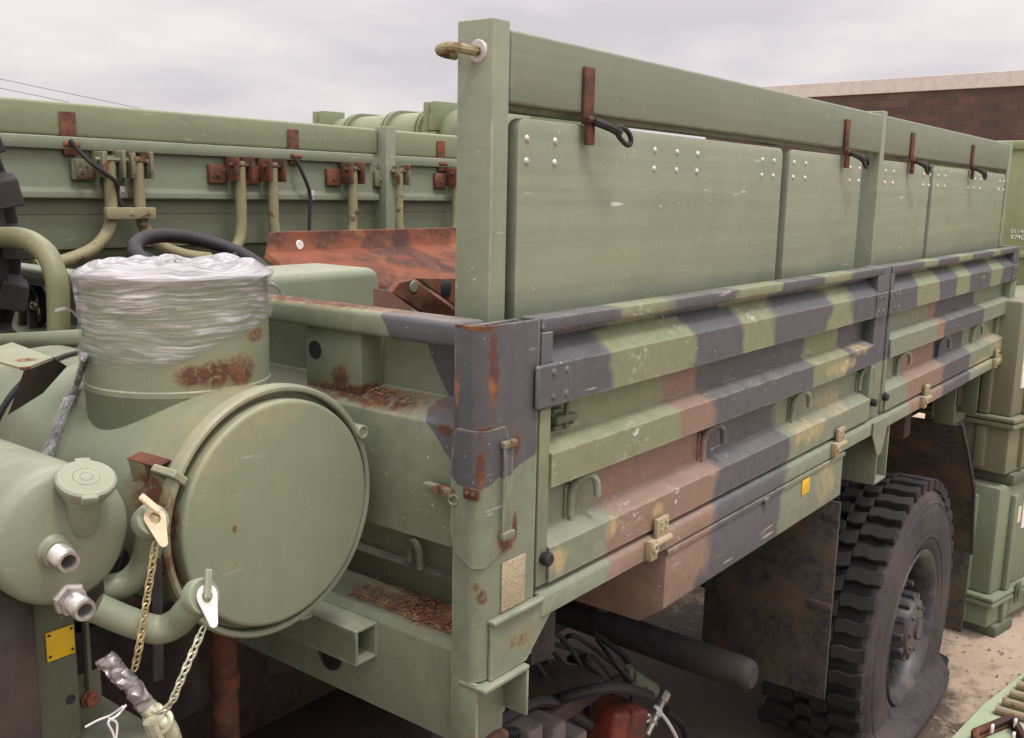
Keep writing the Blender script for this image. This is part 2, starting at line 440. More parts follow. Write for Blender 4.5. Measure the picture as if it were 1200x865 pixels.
m_front = paint('camo_paint_front', GREEN, .55, camo=camo_front, mott=.30, wear=.6, scratch=.5,
   rust=[((-.125, -.0, -.075), (.014, .012, .085)), ((-.155, .002, -.10), (.007, .008, .11)), ((-.148, .05, -.13), (.012, .006, .1), .6),
         ((-.152, -.0, -.23), (.012, .01, .045)), ((-.14, .003, -.165), (.022, .01, .004)),
         (at(605, 520, 'Y', 0), (.012, .01, .022)), (at(592, 632, 'Y', 0), (.03, .01, .024), .8), (at(603, 618, 'Y', 0), (.009, .01, .03)),
         (at(553, 579, 'Y', 0), (.02, .02, .02)), (at(566, 700, 'Y', 0), (.012, .02, .016)), (at(562, 690, 'Y', 0), (.008, .02, .014)),
         ((-.11, .30, -.155), (.05, .16, .02), .9), ((-.10, .36, -.135), (.05, .03, .035), .9), ((-.14, .09, -.18), (.02, .02, .012)),
         ((-.10, .5, 0.003), (.05, .34, .012), .5), ((-.15, .02, .0), (.05, .05, .008)),
         ((-.05, .15, -.555), (.07, .17, .02)), ((-.15, -.02, -.73), (.05, .05, .03)), (at(568, 815, 'Y', 0), (.02, .02, .02))])
m_drum = paint('drum_paint', (.205, .232, .156), .42, wear=.35, scratch=.35, stain=.35, tan_k=.30, tanspots=[(atcyl(285, 480, DC0, 'Y', .186), (.12, .16, .05), .6), (atcyl(215, 520, DC0, 'Y', .186), (.08, .12, .07), .6)],
   rust=[(atcyl(228, 441, (-.38, .472, 0), 'Z', .1475), (.035, .035, .022), .5), (atcyl(252, 439, (-.38, .472, 0), 'Z', .1475), (.04, .04, .027), .5), (atcyl(281, 434, (-.38, .472, 0), 'Z', .1475), (.04, .04, .027), .5), (atcyl(300, 392, (-.38, .472, 0), 'Z', .1475), (.03, .03, .012), .7),
         (atcyl(175, 590, (-.382, 0, -.29), 'Y', .188), (.035, .05, .045), .9), (atcyl(196, 610, (-.382, 0, -.29), 'Y', .188), (.02, .02, .05), .8), (atcyl(196, 670, (-.382, 0, -.29), 'Y', .188), (.02, .02, .045), .8),
         (at(275, 620, 'Y', .2085), (.0045, .01, .0065), .25), (at(189, 655, 'Y', .24), (.012, .03, .045), .8), (at(195, 590, 'Y', .24), (.012, .03, .03), .8), (at(100, 420, 'Y', .75), (.01, .01, .01))])
m_tank = paint('tank_paint', (.215, .240, .165), .45, wear=.4, scratch=.25, stain=.4)
m_darkg = paint('dark_green_paint', (.10, .112, .075), .6, rust_amt=.03, wear=.3, scratch=.2, edge=False)
m_shade = simple('grime_and_shade', (.035, .03, .027), .85, var=.5, scale=25, bmp=.4, var2=(.055, .038, .028))  # grime tone that also paints shade into gaps and shaded faces
m_rust = rusty('rusted_steel', (.82, .84, .86)); m_rustd = rusty('dark_rusted_steel', (.55, .5, .55)); m_ruste = rusty('rusted_beam', (.95, .85, .75))
m_rustpaint = paint('rusting_green_paint', (.17, .17, .10), .65, rust_amt=.22, wear=.6, scratch=.3)
m_legtube = paint('worn_leg_paint', (.28, .25, .14), .6, rust_amt=.17, wear=.5, scratch=.5)
m_rubber = simple('tyre_rubber', (.019, .017, .018), .78, var=.3, scale=30, bmp=.25, var2=(.030, .026, .025), spec=.35)
m_sidewall = simple('dusty_sidewall', (.044, .039, .038), .8, var=.3, scale=22, bmp=.2, var2=(.066, .056, .053), spec=.25)
m_black = simple('black_rubber', (.022, .020, .022), .6, var=.3, scale=40, bmp=.1)
m_rope = simple('black_rope', (.03, .028, .03), .8, var=.4, scale=200, bmp=.3)
m_flap = simple('dirty_mud_flap', (.047, .042, .036), .8, var=.55, scale=36, bmp=.5, var2=(.085, .064, .043), dist=.004)
m_steel = simple('worn_steel', (.48, .46, .43), .42, .85, .3, 60, .15)
m_zinc = simple('dull_zinc', (.55, .52, .48), .5, .6, .25, 50, .15)
m_wheel = simple('wheel_hub_paint', (.040, .037, .043), .42, var=.45, scale=45, bmp=.35, var2=(.085, .072, .065))
m_exh = simple('exhaust_grey', (.026, .024, .027), .7, var=.5, scale=26, bmp=.4, var2=(.040, .033, .030))
m_cast = simple('cast_grey', (.13, .115, .105), .75, var=.3, scale=30, bmp=.4)
m_yellow = simple('yellow_plate', (.62, .40, .02), .5, var=.1, scale=30, bmp=.05)
m_tag = simple('white_tag', (.72, .68, .68), .45, var=.06, scale=40, bmp=.05)
m_beige = simple('beige_tag', (.55, .45, .30), .5, var=.15, scale=60, bmp=.1)
m_brass = simple('chain_brass', (.42, .36, .20), .45, .6, .35, 90, .15)
m_chain = simple('chain_zinc', (.52, .52, .38), .42, .55, .3, 90, .15)
m_tape = simple('retro_reflector', (.62, .56, .40), .5, var=.2, scale=120, bmp=.2)
m_cream = simple('data_plate', (.34, .285, .19), .6, var=.42, scale=220, bmp=.3)
m_debris = simple('rusty_debris', (.26, .115, .065), .95, var=.7, scale=200, bmp=.6, var2=(.42, .25, .14))
m_red = simple('red_paint', (.19, .038, .022), .65, var=.45, scale=30, bmp=.3, var2=(.08, .028, .022))
m_case = paint('case_plastic', (.20, .225, .135), .5, wear=.2, scratch=.2, edge=False, stain=.3)
m_case2 = paint('tan_case_plastic', (.180, .182, .115), .55, wear=.3, scratch=.2, edge=False, stain=.4)
m_case3 = paint('green_case_plastic', (.175, .205, .135), .5, wear=.3, scratch=.2, edge=False, stain=.4)
m_shelter = paint('shelter_paint', (.255, .285, .15), .5, wear=.3, scratch=.2, edge=False, stain=.8, tanspots=[((5.2, .55, .12), (.12, .1, .2), .6)])
m_coping = simple('coping_stone', (.50, .455, .43), .8, var=.12, scale=6, bmp=.1)
m_wire = simple('wire', (.06, .055, .06), .6)
m_foam = simple('plain_white', (.75, .73, .66), .6)

# brick
m_brick, t, p = mat('brick_wall')
tcn = N(t, 'ShaderNodeTexCoord')
br = N(t, 'ShaderNodeTexBrick'); lk(t, tcn.outputs['UV'], br.inputs['Vector'])
br.inputs['Color1'].default_value = (.072, .040, .034, 1); br.inputs['Color2'].default_value = (.105, .058, .046, 1); br.inputs['Mortar'].default_value = (.060, .045, .040, 1)
br.inputs['Scale'].default_value = 1; br.inputs['Brick Width'].default_value = .42; br.inputs['Row Height'].default_value = .20; br.inputs['Mortar Size'].default_value = .012
nz = noise_node(t, tcn.outputs['UV'], 1.3, 6, .7, (1, .35, 1)); nz2 = noise_node(t, tcn.outputs['UV'], 5, 5, .7)
c = mix(t, mrange(t, nz, .4, .7, 0, .6), br.outputs[0], (.040, .026, .024))
c = mix(t, mrange(t, nz2, .55, .75, 0, .3), c, (.15, .095, .078))
c = mix(t, mrange(t, noise_node(t, tcn.outputs['UV'], 1.1, 2, .5, (.8, 5, 1)), .735, .76), c, (.5, .42, .36))
lk(t, c, p.inputs['Base Color']); p.inputs['Roughness'].default_value = .9
bump(t, p, br.outputs[1], -.3, .01)

# ground: pale dusty concrete, dark soil with shade painted in under the truck
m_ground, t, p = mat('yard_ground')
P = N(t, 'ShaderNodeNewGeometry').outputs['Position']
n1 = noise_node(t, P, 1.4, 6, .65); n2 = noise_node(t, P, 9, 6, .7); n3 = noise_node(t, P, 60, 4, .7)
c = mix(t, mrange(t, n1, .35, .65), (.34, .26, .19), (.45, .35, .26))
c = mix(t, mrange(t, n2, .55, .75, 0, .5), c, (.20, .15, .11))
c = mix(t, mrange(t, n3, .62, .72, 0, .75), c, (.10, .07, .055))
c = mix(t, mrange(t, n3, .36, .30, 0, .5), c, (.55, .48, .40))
dark_ground = spots_mask(t, P, [((1.0, 1.15, GZ), (2.6, 1.75, 1), .45), ((-.6, -1.6, GZ), (2.7, 2.1, 1), .45), ((2.55, .15, GZ), (.58, .42, 1), .6), ((-.8, .8, GZ), (3, 2.4, 1), .45)], n2)  # near-side dark patch added outside the frame to cut bounce light
c = mix(t, mrange(t, dark_ground, -.15, .25, 0, .93), c, (.050, .034, .025))
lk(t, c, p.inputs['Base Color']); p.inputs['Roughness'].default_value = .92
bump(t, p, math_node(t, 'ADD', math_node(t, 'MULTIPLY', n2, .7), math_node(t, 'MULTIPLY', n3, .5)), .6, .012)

# stretch film: thin clear plastic, milky where it is bunched into creases
def film_material(name, use_uv):
    m, t, p = mat(name)
    g = N(t, 'ShaderNodeNewGeometry'); P = g.outputs['Position']
    if use_uv: V = N(t, 'ShaderNodeTexCoord').outputs['UV']
    else: V = P
    wob = noise_node(t, V, 4.5, 2.5, .5)
    wv_ = N(t, 'ShaderNodeVectorMath', operation='MULTIPLY_ADD'); cc_ = N(t, 'ShaderNodeCombineXYZ'); lk(t, wob, cc_.inputs[1]); lk(t, cc_.outputs[0], wv_.inputs[0]); wv_.inputs[1].default_value = (0, .055, 0); lk(t, V, wv_.inputs[2]); W = wv_.outputs[0]
    R1, R2 = (0, 0, .16), (0, 0, -.30)
    f1 = noise_node(t, W, 22, 5, .6, (.35, 2.2, 1, (0, 0, .34))); f2 = noise_node(t, W, 60, 4, .62, (.16, 3.2, 1, R2)); f3 = noise_node(t, V, 11, 4, .6)
    f4 = noise_node(t, W, 90, 3, .6, (.10, 3.0, 1, (0, 0, .05)))
    wv = math_node(t, 'ADD', math_node(t, 'MULTIPLY', f1, .45), math_node(t, 'ADD', math_node(t, 'MULTIPLY', f2, .33), math_node(t, 'MULTIPLY', f4, .22)))
    c = mix(t, mrange(t, wv, .42, .60), (.30, .285, .295), (.80, .76, .785))
    lk(t, c, p.inputs['Base Color']); p.inputs['Roughness'].default_value = .22; p.inputs['Specular IOR Level'].default_value = .7
    p.inputs['Transmission Weight'].default_value = 0
    tl = N(t, 'ShaderNodeBsdfTranslucent'); lk(t, c, tl.inputs[0]); m0 = N(t, 'ShaderNodeMixShader'); m0.inputs[0].default_value = .25
    lk(t, p.outputs[0], m0.inputs[1]); lk(t, tl.outputs[0], m0.inputs[2])
    tr = N(t, 'ShaderNodeBsdfTransparent'); ms = N(t, 'ShaderNodeMixShader')
    al = math_node(t, 'MULTIPLY', mrange(t, wv, .42, .62, .06, .95), mrange(t, f3, .38, .62, .42, 1.0))
    if use_uv:
        sx = N(t, 'ShaderNodeSeparateXYZ'); lk(t, V, sx.inputs[0])
        al = math_node(t, 'MAXIMUM', al, mrange(t, sx.outputs[1], .045, .075, 0, .85))
    lk(t, al, ms.inputs[0]); lk(t, tr.outputs[0], ms.inputs[1]); lk(t, m0.outputs[0], ms.inputs[2])
    lk(t, ms.outputs[0], t.nodes['Material Output'].inputs['Surface'])
    bump(t, p, wv, .8, .006)
    return m
m_film = film_material('stretch_film', True); m_film2 = film_material('stretch_film_strip', False)

# ------------------------------------------------------------------ ground
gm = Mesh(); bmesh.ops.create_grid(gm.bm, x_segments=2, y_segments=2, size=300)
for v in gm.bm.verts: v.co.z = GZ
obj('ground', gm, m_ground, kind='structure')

# ================================================================== THE CARGO TRUCK
T = thing('cargo_truck', (1.9, 1.15, GZ), 'camouflaged military cargo truck with ribbed drop sides, tall stake rails and flat rear tyre', 'truck')

# ---- bed floor and frame
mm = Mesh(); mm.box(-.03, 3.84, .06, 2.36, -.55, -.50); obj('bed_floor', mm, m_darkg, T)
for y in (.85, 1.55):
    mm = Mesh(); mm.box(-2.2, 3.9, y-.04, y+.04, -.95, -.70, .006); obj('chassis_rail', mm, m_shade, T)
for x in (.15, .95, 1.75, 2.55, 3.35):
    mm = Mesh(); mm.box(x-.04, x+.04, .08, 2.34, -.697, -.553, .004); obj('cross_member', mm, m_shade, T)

# ---- ribbed drop-side panels
PROF = [(0.012, -.024), (.044, -.026), (.044, -.042), (.0, -.084), (.0, -.150), (.044, -.166), (.044, -.228), (.0, -.245), (.0, -.300), (.044, -.316), (.044, -.396), (.0, -.418), (.0, -.476), (.03, -.478)]
def side_panel(x0, x1, fx0, fx1, far=False):
    def Y(y): return 2.40-y if far else y
    mt = m_green if far else m_camo
    mm = Mesh(); pts = [(Y(y), z) for y, z in PROF]
    mm.strip(pts, 'X', x0, x1, .004 if far else -.004)
    # rounded end closures of the ribs
    a = obj('side_panel', mm, mt, T, angle=25)
    m2 = Mesh(); m2.box(fx0, fx1, *sorted((Y(.0), Y(.05))), -.0225, -.0005, .003); obj('panel_rim', m2, mt, a)
    for (e0, e1) in ((fx0, x0), (x1, fx1)):
        m2 = Mesh(); m2.box(e0, e1, *sorted((Y(.001), Y(.041 if not far else .053))), -.482, -.023, .003); obj('panel_frame', m2, mt, a)
    if not far:
        # rib end caps
        for (za, zb, zc, zd) in ((-.043, -.084, -.150, -.165), (-.229, -.245, -.300, -.315), (-.397, -.418, -.476, -.478)):
            for (xx, s) in ((x0, 1), (x1, -1)):
                m2 = Mesh(); m2.prism([(.042, za), (.001, zb), (.001, zc), (.042, zd)], 'X', xx+s*.002, xx+s*.005, 0); obj('rib_end', m2, mt, a)
        m2 = Mesh()   # pressed seam at the foot of the recess
        m2.box(x0+.005, x1-.005, .0405, .046, -.2290, -.2255, .001); obj('seam', m2, mt, a)
        m2 = Mesh(); m2.box(x0+.005, x1-.005, .0405, .046, -.1815, -.1785, .001); obj('seam', m2, mt, a)
    return a
SP1 = side_panel(.040, 1.785, .008, 1.842); SP2 = side_panel(1.948, 3.760, 1.918, 3.800)
SPF1 = side_panel(.040, 1.785, .008, 1.842, True); SPF2 = side_panel(1.948, 3.760, 1.918, 3.800, True)

# rope hooks
hm = Mesh(); hm.box(-.013, .011, -.005, 0, -.068, .014, .0015)
hm.tube([(-.004, -.010, -.045), (-.004, -.012, 0), (.005, -.020, .022), (.026, -.030, .030), (.043, -.036, .016), (.047, -.037, -.014)], .0075, 9, sub=5)
hm.cyl((0, -.010, -.03), (0, 0, -.03), .005, 8); hm.cyl((0, -.010, -.055), (0, 0, -.055), .005, 8)
hook_me = shared(hm, m_camo)
for X in [xat(q, -.365, .044)+.004 for q in (661, 817, 922.5, 1002, 1046.5, 1095, 1135.5, 1170)]:
    inst('rope_hook', hook_me, SP1 if X < 1.8 else SP2, Matrix.Translation((X, .0395, -.344)))
# hinge plates bolted over the panel ends
hp = Mesh(); hp.box(-.052, .052, -.010, -.002, -.046, .030, .003, 1, Matrix.Rotation(math.radians(0), 4, 'Y'))
for sx in (-.006, .034):
    for z in (-.028, .014): hp.lathe([(0, .004), (.004, .0035), (.0062, .0015), (.0066, 0), (.0066, -.002)], (sx, -.0098, z), (0, -1, 0), 10, False)
hp_me = shared(hp, m_camo)
for X, pr, f in ((.034, SP1, 1), (1.812, SP1, -1), (1.944, SP2, 1), (3.772, SP2, -1)):
    inst('hinge_plate', hp_me, pr, Matrix.Translation((X, 0, -.108)) @ Matrix.Diagonal((f, 1, 1, 1)))
# latches in the upper recess
lm = Mesh(); lm.box(-.026, .04, -.022, -.004, -.006, .008, .003); lm.box(-.02, .03, -.012, 0, -.02, -.010, .002); lm.cyl((.012, -.014, -.02), (.012, -.014, .03), .005, 8); lm.box(-.03, .0, -.016, 0, .016, .022, .002)
lm.ball((.03, -.015, -.008), .006)
lm_me = shared(lm, m_darkg)
for X, pr, f in ((xat(657, -.19, .03), SP1, 1), (xat(1021, -.19, .05), SP1, -1), (xat(1178, -.19, .05), SP2, -1)):
    inst('side_latch', lm_me, pr, Matrix.Translation((X, .040, -.196)) @ Matrix.Diagonal((f, 1, 1, 1)))
# rubber bumpers
bm_ = Mesh(); bm_.lathe([(0, .017), (.010, .017), (.0125, .014), (.0125, .003), (.011, 0), (.011, -.004)], (0, 0, 0), (0, -1, 0), 16, False)
bump_me = shared(bm_, m_black)
for X, pr in ((.026, SP1), (1.815, SP1), (1.932, SP2), (3.782, SP2)):
    inst('rubber_bumper', bump_me, pr, Matrix.Translation((X, 0, -.430)))

# ---- base rail with hinge butts, centre post, end post
mm = Mesh(); mm.prism([(-.012, -.498), (.0, -.492), (.05, -.492), (.05, -.536), (-.012, -.536)], 'X', .012, 3.80, .003); BR = obj('base_rail', mm, m_camo, T)
cm = Mesh(); cm.box(-.024, .024, -.008, .002, -.006, .036, .002); cm.cyl((-.055, -.010, -.012), (.028, -.010, -.012), .008, 10); cm.box(-.062, -.036, -.018, 0, -.042, .0, .003)
for z in (.012, .026):
    cm.ball((-.010, -.009, z), .004, sub=1); cm.ball((.012, -.009, z), .004, sub=1)
cm.torus((-.050, -.020, -.016), (0, 1, 0), .008, .003, 10, 6)
cm_me = shared(cm, paint('hinge_paint', (.33, .27, .16), .5, rust_amt=.06, scratch=.4))
for X in (.43, 1.50, 2.40, 3.53):
    inst('hinge_butt', cm_me, BR, Matrix.Translation((X, -.012, -.490)))
mm = Mesh(); mm.box(1.850, 1.910, .004, .07, -.53, -.002, .003); CP = obj('centre_post', mm, m_camo, T)
mm = Mesh(); mm.prism([(1.80, -.492), (1.935, -.492), (1.935, -.535), (1.90, -.61), (1.86, -.615), (1.80, -.54)], 'Y', -.020, -.0135, .002); obj('post_gusset', mm, m_camo, CP)
mm = Mesh(); mm.box(3.808, 3.865, .0, .09, -.60, .002, .003); obj('end_post', mm, m_camo, T)
# channel bracket below the centre post
mm = Mesh()
mm.box(1.92, 1.93, .0, .16, -.73, -.54, .002); mm.box(2.03, 2.04, .0, .16, -.73, -.54, .002); mm.box(1.93, 2.03, .0, .16, -.73, -.72, .002); mm.box(1.93, 2.03, .15, .16, -.72, -.54, .001)
BK = obj('channel_bracket', mm, m_green, T)
mm = Mesh(); mm.cyl((1.965, .03, -.69), (1.965, .03, -.60), .006, 8); mm.box(1.945, 1.985, .015, .045, -.645, -.615, .003); mm.tube([(1.965, .03, -.60), (1.98, .02, -.585), (2.01, .02, -.59)], .005, 8); obj('latch_pin', mm, m_zinc, BK)

# ---- near front corner post (open channel, worn)
mm = Mesh()
def corner_section(t, r=.022, x1=-.002, y1=.056, off=0.):
    o = []
    x0 = -.155-off; y0 = -off
    for (cx, cy) in ((x0+r, y0+r),):
        pts = [(x0, y1)] + [(cx+r*math.cos(a), cy+r*math.sin(a)) for a in [PI+PI/2*k/5 for k in range(6)]] + [(x1, y0)]
        inn = [(x0+t, y1)] + [(cx+(r-t)*math.cos(a), cy+(r-t)*math.sin(a)) for a in [PI+PI/2*k/5 for k in range(6)]] + [(x1, y0+t)]
    return pts+inn[::-1]
mm.prism(corner_section(.006), 'Z', -.600, .0, 0); mm.box(-.155, -.149, .0, .056, -.735, -.601, .001)
mm.box(-.152, -.002, .046, .0545, -.49, -.004, .001)   # back of the channel
mm.box(-.0085, -.0025, .007, .045, -.49, -.006, .001)
CR = obj('corner_post', mm, m_front, T)
mm = Mesh()   # rusty baffles inside the open top
for k, x in enumerate((-.12, -.09, -.055, -.03)): mm.box(x, x+.005, .0065, .0455, -.10, -.004-.002*k, 0)
mm.box(-.148, -.009, .007, .0455, -.03, -.022, 0)
obj('rusted_baffle', mm, m_rust, CR)
# wrap plate round the corner, pointed at the foot
mm = Mesh()
sec = corner_section(.0035, x1=-.083, y1=.058, off=.0035)
nsec = len(sec)//2
out = sec[:nsec]; inn = sec[nsec:][::-1]
L = [0.]
for a, b in zip(out, out[1:]): L.append(L[-1]+math.hypot(b[0]-a[0], b[1]-a[1]))
tot = L[-1]; kpos = (L[3]+L[4])/2
tb = bmesh.new(); cols = []
NS = 26
def lerp_on(poly, s):
    for i in range(len(poly)-1):
        if s <= L[i+1]+1e-9:
            u = (s-L[i])/max(L[i+1]-L[i], 1e-9); return (poly[i][0]+(poly[i+1][0]-poly[i][0])*u, poly[i][1]+(poly[i+1][1]-poly[i][1])*u)
    return poly[-1]
for i in range(NS+1):
    s = tot*i/NS; o_ = lerp_on(out, s); n_ = lerp_on(inn, s)
    d = abs(s-kpos)
    zb = -.398 + max(0, d-.012)*.55 if s < kpos else -.398+max(0, d-.012)*.42
    q = (s-kpos)/(tot-kpos) if s > kpos else (kpos-s)/kpos
    ztop = -.168 - .05*max(0, (q-.85)/.15)**2
    if q > .8: zb += .03*((q-.8)/.2)**2
    cols.append([tb.verts.new((*o_, ztop)), tb.verts.new((*o_, zb)), tb.verts.new((*n_, zb)), tb.verts.new((*n_, ztop))])
for a, b in zip(cols, cols[1:]):
    for k in range(4): tb.faces.new((a[k], a[(k+1) % 4], b[(k+1) % 4], b[k]))
tb.faces.new(cols[0]); tb.faces.new(cols[-1][::-1]); bmesh.ops.recalc_face_normals(tb, faces=tb.faces)
mm._merge(tb); obj('wrap_plate', mm, m_front, CR)
# slotted latch rod
a0 = at(592, 517, 'Y', -.004); a1 = at(594, 628, 'Y', -.004)
mm = Mesh(); mm.box(a0.x-.014, a0.x+.018, -.016, -.005, a0.z-.010, a0.z+.002, .002); mm.box(a0.x-.014, a0.x+.018, -.016, -.005, a1.z-.002, a1.z+.012, .002)
obj('rod_clip', mm, m_rustpaint, CR)
mm = Mesh(); mm.cyl((a0.x-.011, -.012, a1.z), (a0.x-.011, -.012, a0.z), .0022, 8); mm.box(a0.x-.004, a0.x+.015, -.0105, -.0045, a1.z, a0.z, .001); obj('latch_rod', mm, m_front, CR)
# data plate
q0 = at(587, 660, 'Y', 0); q1 = at(612, 697, 'Y', 0)
mm = Mesh(); mm.box(q0.x, q1.x+.003, -.0035, -.0008, q1.z-.012, q0.z, .0008); obj('data_plate', mm, m_cream, CR, label='cream stamped data plate')
# rusty toggle latch across the headboard
c0 = at(502, 568, 'X', -.150); c1 = at(537, 577, 'X', -.150); c2 = at(556, 580, 'X', -.162)
mm = Mesh()
d = (c1-c0); mm.box(0, d.length, -.008, .008, -.007, .007, .003, 2, frame(c0+d*.5+Vector((-.008, 0, 0)), (-1, 0, 0), d) @ Matrix.Translation((-d.length/2, 0, 0)))
mm.torus(c1+Vector((-.012, 0, -.010)), (1, .5, 0), .008, .0018, 12, 6); TL = obj('toggle_latch', mm, m_rustpaint, CR)
mm = Mesh(); mm.box(-.165, -.158, c2.y-.008, c2.y+.022, c2.z-.010, c2.z+.010, .002); mm.ball((-.166, c2.y, c2.z), .005); mm.ball((-.166, c2.y+.012, c2.z), .005); obj('latch_keeper', mm, m_rust, CR)
# corner gusset and U bracket under the corner
mm = Mesh(); mm.prism([(-.128, -.503), (.046, -.503), (.046, -.536), (-.028, -.603), (-.128, -.603)], 'Y', -.0085, -.0005, .002); GU = obj('corner_gusset', mm, m_front, T)
mm = Mesh(); mm.box(-.13, .012, -.017, .0, -.5025, -.494, .003); obj('gusset_flange', mm, m_front, GU)
mm = Mesh()
mm.box(-.1565, -.032, -.020, .04, -.613, -.604, .003); mm.box(-.039, -.033, -.019, .04, -.70, -.6135, .002); mm.box(-.148, -.040, .032, .040, -.74, -.6135, .002)
obj('step_bracket', mm, m_front, GU)

# ---- headboard
H = bpy.data.objects.new('headboard', None)
mm = Mesh(); mm.box(-.060, -.050, .057, 2.34, -.384, -.03, .002); HB = obj('headboard', mm, m_front, T)
mm = Mesh(); mm.box(-.140, -.070, .057, 2.34, -.043, .0, .010, 3); obj('top_rail', mm, m_front, HB)
mm = Mesh(); mm.prism([(-.0605, -.143), (-.118, -.156), (-.140, -.174), (-.140, -.382), (-.0605, -.382)], 'Y', .057, 2.34, .003, 2); obj('box_beam', mm, m_front, HB)
mm = Mesh(); mm.box(.000, .010, .057, 2.34, -.56, -.36, .002); obj('headboard_base', mm, m_front, T)
mm = Mesh(); mm.prism([(-.0, -.548), (-.128, -.556), (-.140, -.566), (-.140, -.735), (-.0, -.735)], 'Y', .057, 2.34, .003, 2); LB = obj('lower_beam', mm, m_front, T)
mm = Mesh(); mm.box(-.120, -.0608, .308, .455, -.170, -.0435, .004); ST = obj('stanchion_socket', mm, m_front, HB)
hc = at(369, 410, 'X', -.1205)
mm = Mesh(); mm.lathe([(.0, .0), (.0155, .0), (.0165, .0012), (.0175, 0), (.0175, -.004)], hc, (-1, 0, 0), 24, False); obj('socket_hole', mm, m_black, ST)
mm = Mesh(); c = at(387, 767, 'X', -.1405); mm.lathe([(0, .0005), (.026, .0005), (.028, .003), (.031, .002), (.032, -.002)], c, (-1, 0, 0), 24, False); obj('drain_hole', mm, m_black, LB)
mm = Mesh()   # debris caught on the ledge of the lower opening
for k in range(1500):
    y = .062+random.random()**1.4*.30; x = -.112+random.random()**1.3*.09
    mm.box(-.5, .5, -.5, .5, -.5, .5, 0, 1, Matrix.Translation((x, y, -.5525+random.random()**3*.010)) @ Matrix.Rotation(random.random()*6, 4, 'Z') @ Matrix.Rotation(random.random()*.5, 4, 'X') @ Matrix.Diagonal((.0015+.003*random.random(), .0015+.005*random.random(), .0008, 1)))
obj('rust_flakes', mm, m_debris, LB, kind='stuff')
mm = Mesh()
for k in range(260):
    y = .26+random.random()**.9*.16 - .05*random.random(); x = -.088-random.random()*.02
    mm.box(-.5, .5, -.5, .5, -.5, .5, 0, 1, Matrix.Translation((x, y, -.1515+random.random()**3*.010)) @ Matrix.Rotation(random.random()*6, 4, 'Z') @ Matrix.Rotation(random.random()*.5, 4, 'X') @ Matrix.Diagonal((.0015+.002*random.random(), .0015+.004*random.random(), .0008, 1)))
obj('rust_flakes', mm, m_debris, HB, kind='stuff')
# hook in the opening
c = at(487, 660, 'X', -.002)
inst('rope_hook', hook_me, HB, Matrix.Translation((-.001, c.y, c.z+.025)) @ Matrix.Rotation(math.radians(-90), 4, 'Z'))
# square receiver tube on the lower beam
a = at(420, 720, 'X', -.195)
y0, y1, z0, z1 = .247, .62, -.634, -.566
mm = Mesh(); x0, x1 = -.195, -.1405; e = .006
mm.box(x0, x1, y0, y1, z1-e, z1, .002); mm.box(x0, x1, y0, y1, z0, z0+e, .002); mm.box(x0, x0+e, y0, y1, z0+e, z1-e, 0); mm.box(x1-e, x1, y0, y1, z0+e, z1-e, 0); mm.box(x0+e, x1-e, y0+.12, y0+.125, z0+e, z1-e, 0)
obj('receiver_tube', mm, m_front, LB)

# ---- near stake posts, rails and seat panels
POST = [(-.040, .005), (1.945, 1.985), (3.812, 3.866)]
for i, (x0, x1) in enumerate(POST):
    mm = Mesh(); mm.box(x0, x1, .0800, .158, -.30, .486, .004)
    po = obj('stake_post', mm, m_rail, T)
    if i == 0:
        c = at(560, 60, 'X', -.041)
        mm = Mesh(); mm.lathe([(.0, .002), (.017, .002), (.019, 0), (.0195, -.003)], c, (-1, 0, 0), 20, False); obj('ring_washer', mm, m_zinc, po)
        mm = Mesh(); pts = [c+Vector((0.01, 0, 0)), c+Vector((-.018, .003, 0)), c+Vector((-.030, .016, .003)), c+Vector((-.034, .038, .005)), c+Vector((-.030, .056, .003)), c+Vector((-.012, .066, .001)), c+Vector((.02, .066, .0))]
        mm.tube(pts, .0085, 10, sub=6); obj('bow_ring', mm, m_legtube, po)
for x0, x1 in ((.007, 1.943), (1.987, 3.810)):
    mm = Mesh(); mm.box(x0, x1, .0785, .108, .354, .473, .006, 3); obj('stake_rail', mm, m_beam, T)
    mm = Mesh(); mm.box(x0+.02, x1-.02, .112, .145, .345, .372, .004); obj('seat_hinge_rail', mm, m_green, T)
SEATS = [(.036, xat(913.5, .17, .083)), (xat(921.5, .17, .083), 1.790), (1.992, 2.545), (2.590, 3.790)]
RIV = [[xat(q, .28, .083) for q in L_] for L_ in ([617, 650, 767, 793, 817, 893, 906.5], [930, 943.7, 996, 1006.5], [1037.4, 1046.4, 1082, 1089], [1099, 1107, 1134.5, 1141.7, 1148.6, 1171, 1176])]
for (x0, x1), rv in zip(SEATS, RIV):
    mm = Mesh(); r = .022; n = 6
    pts = [(x0, -.05), (x1, -.05)] + [(x1-r+r*math.cos(a), .334-r+r*math.sin(a)) for a in [PI/2*k/n for k in range(n+1)]] + [(x0+r+r*math.cos(a), .334-r+r*math.sin(a)) for a in [PI/2+PI/2*k/n for k in range(n+1)]]
    mm.prism(pts, 'Y', .083, .110, .004, 2)
    sp = obj('seat_board', mm, m_seat, T)
    mm = Mesh()
    for xr in rv:
        for z in (.262, .300):
            mm.lathe([(0, .0042), (.0038, .0034), (.0062, .0012), (.0066, 0), (.0066, -.002)], (xr, .083, z), (0, -1, 0), 10, False)
    obj('rivets', mm, m_zinc, sp, kind='stuff')
    mm = Mesh(); mm.box(x0-.020 if x0 > 1 else x0-.028, x0-.004, .115, .15, .17, .30, .003); mm.box(x1-.02, x1+.03, .115, .15, .17, .31, .003)
    obj('seat_bracket', mm, m_rust, sp)
    mm = Mesh(); mm.box(x0-.040, x0+.02, .125, .16, -.05, .34, .003); obj('shaded_seat_leg', mm, m_shade, sp)  # leg widened and given a shade colour to darken the gap
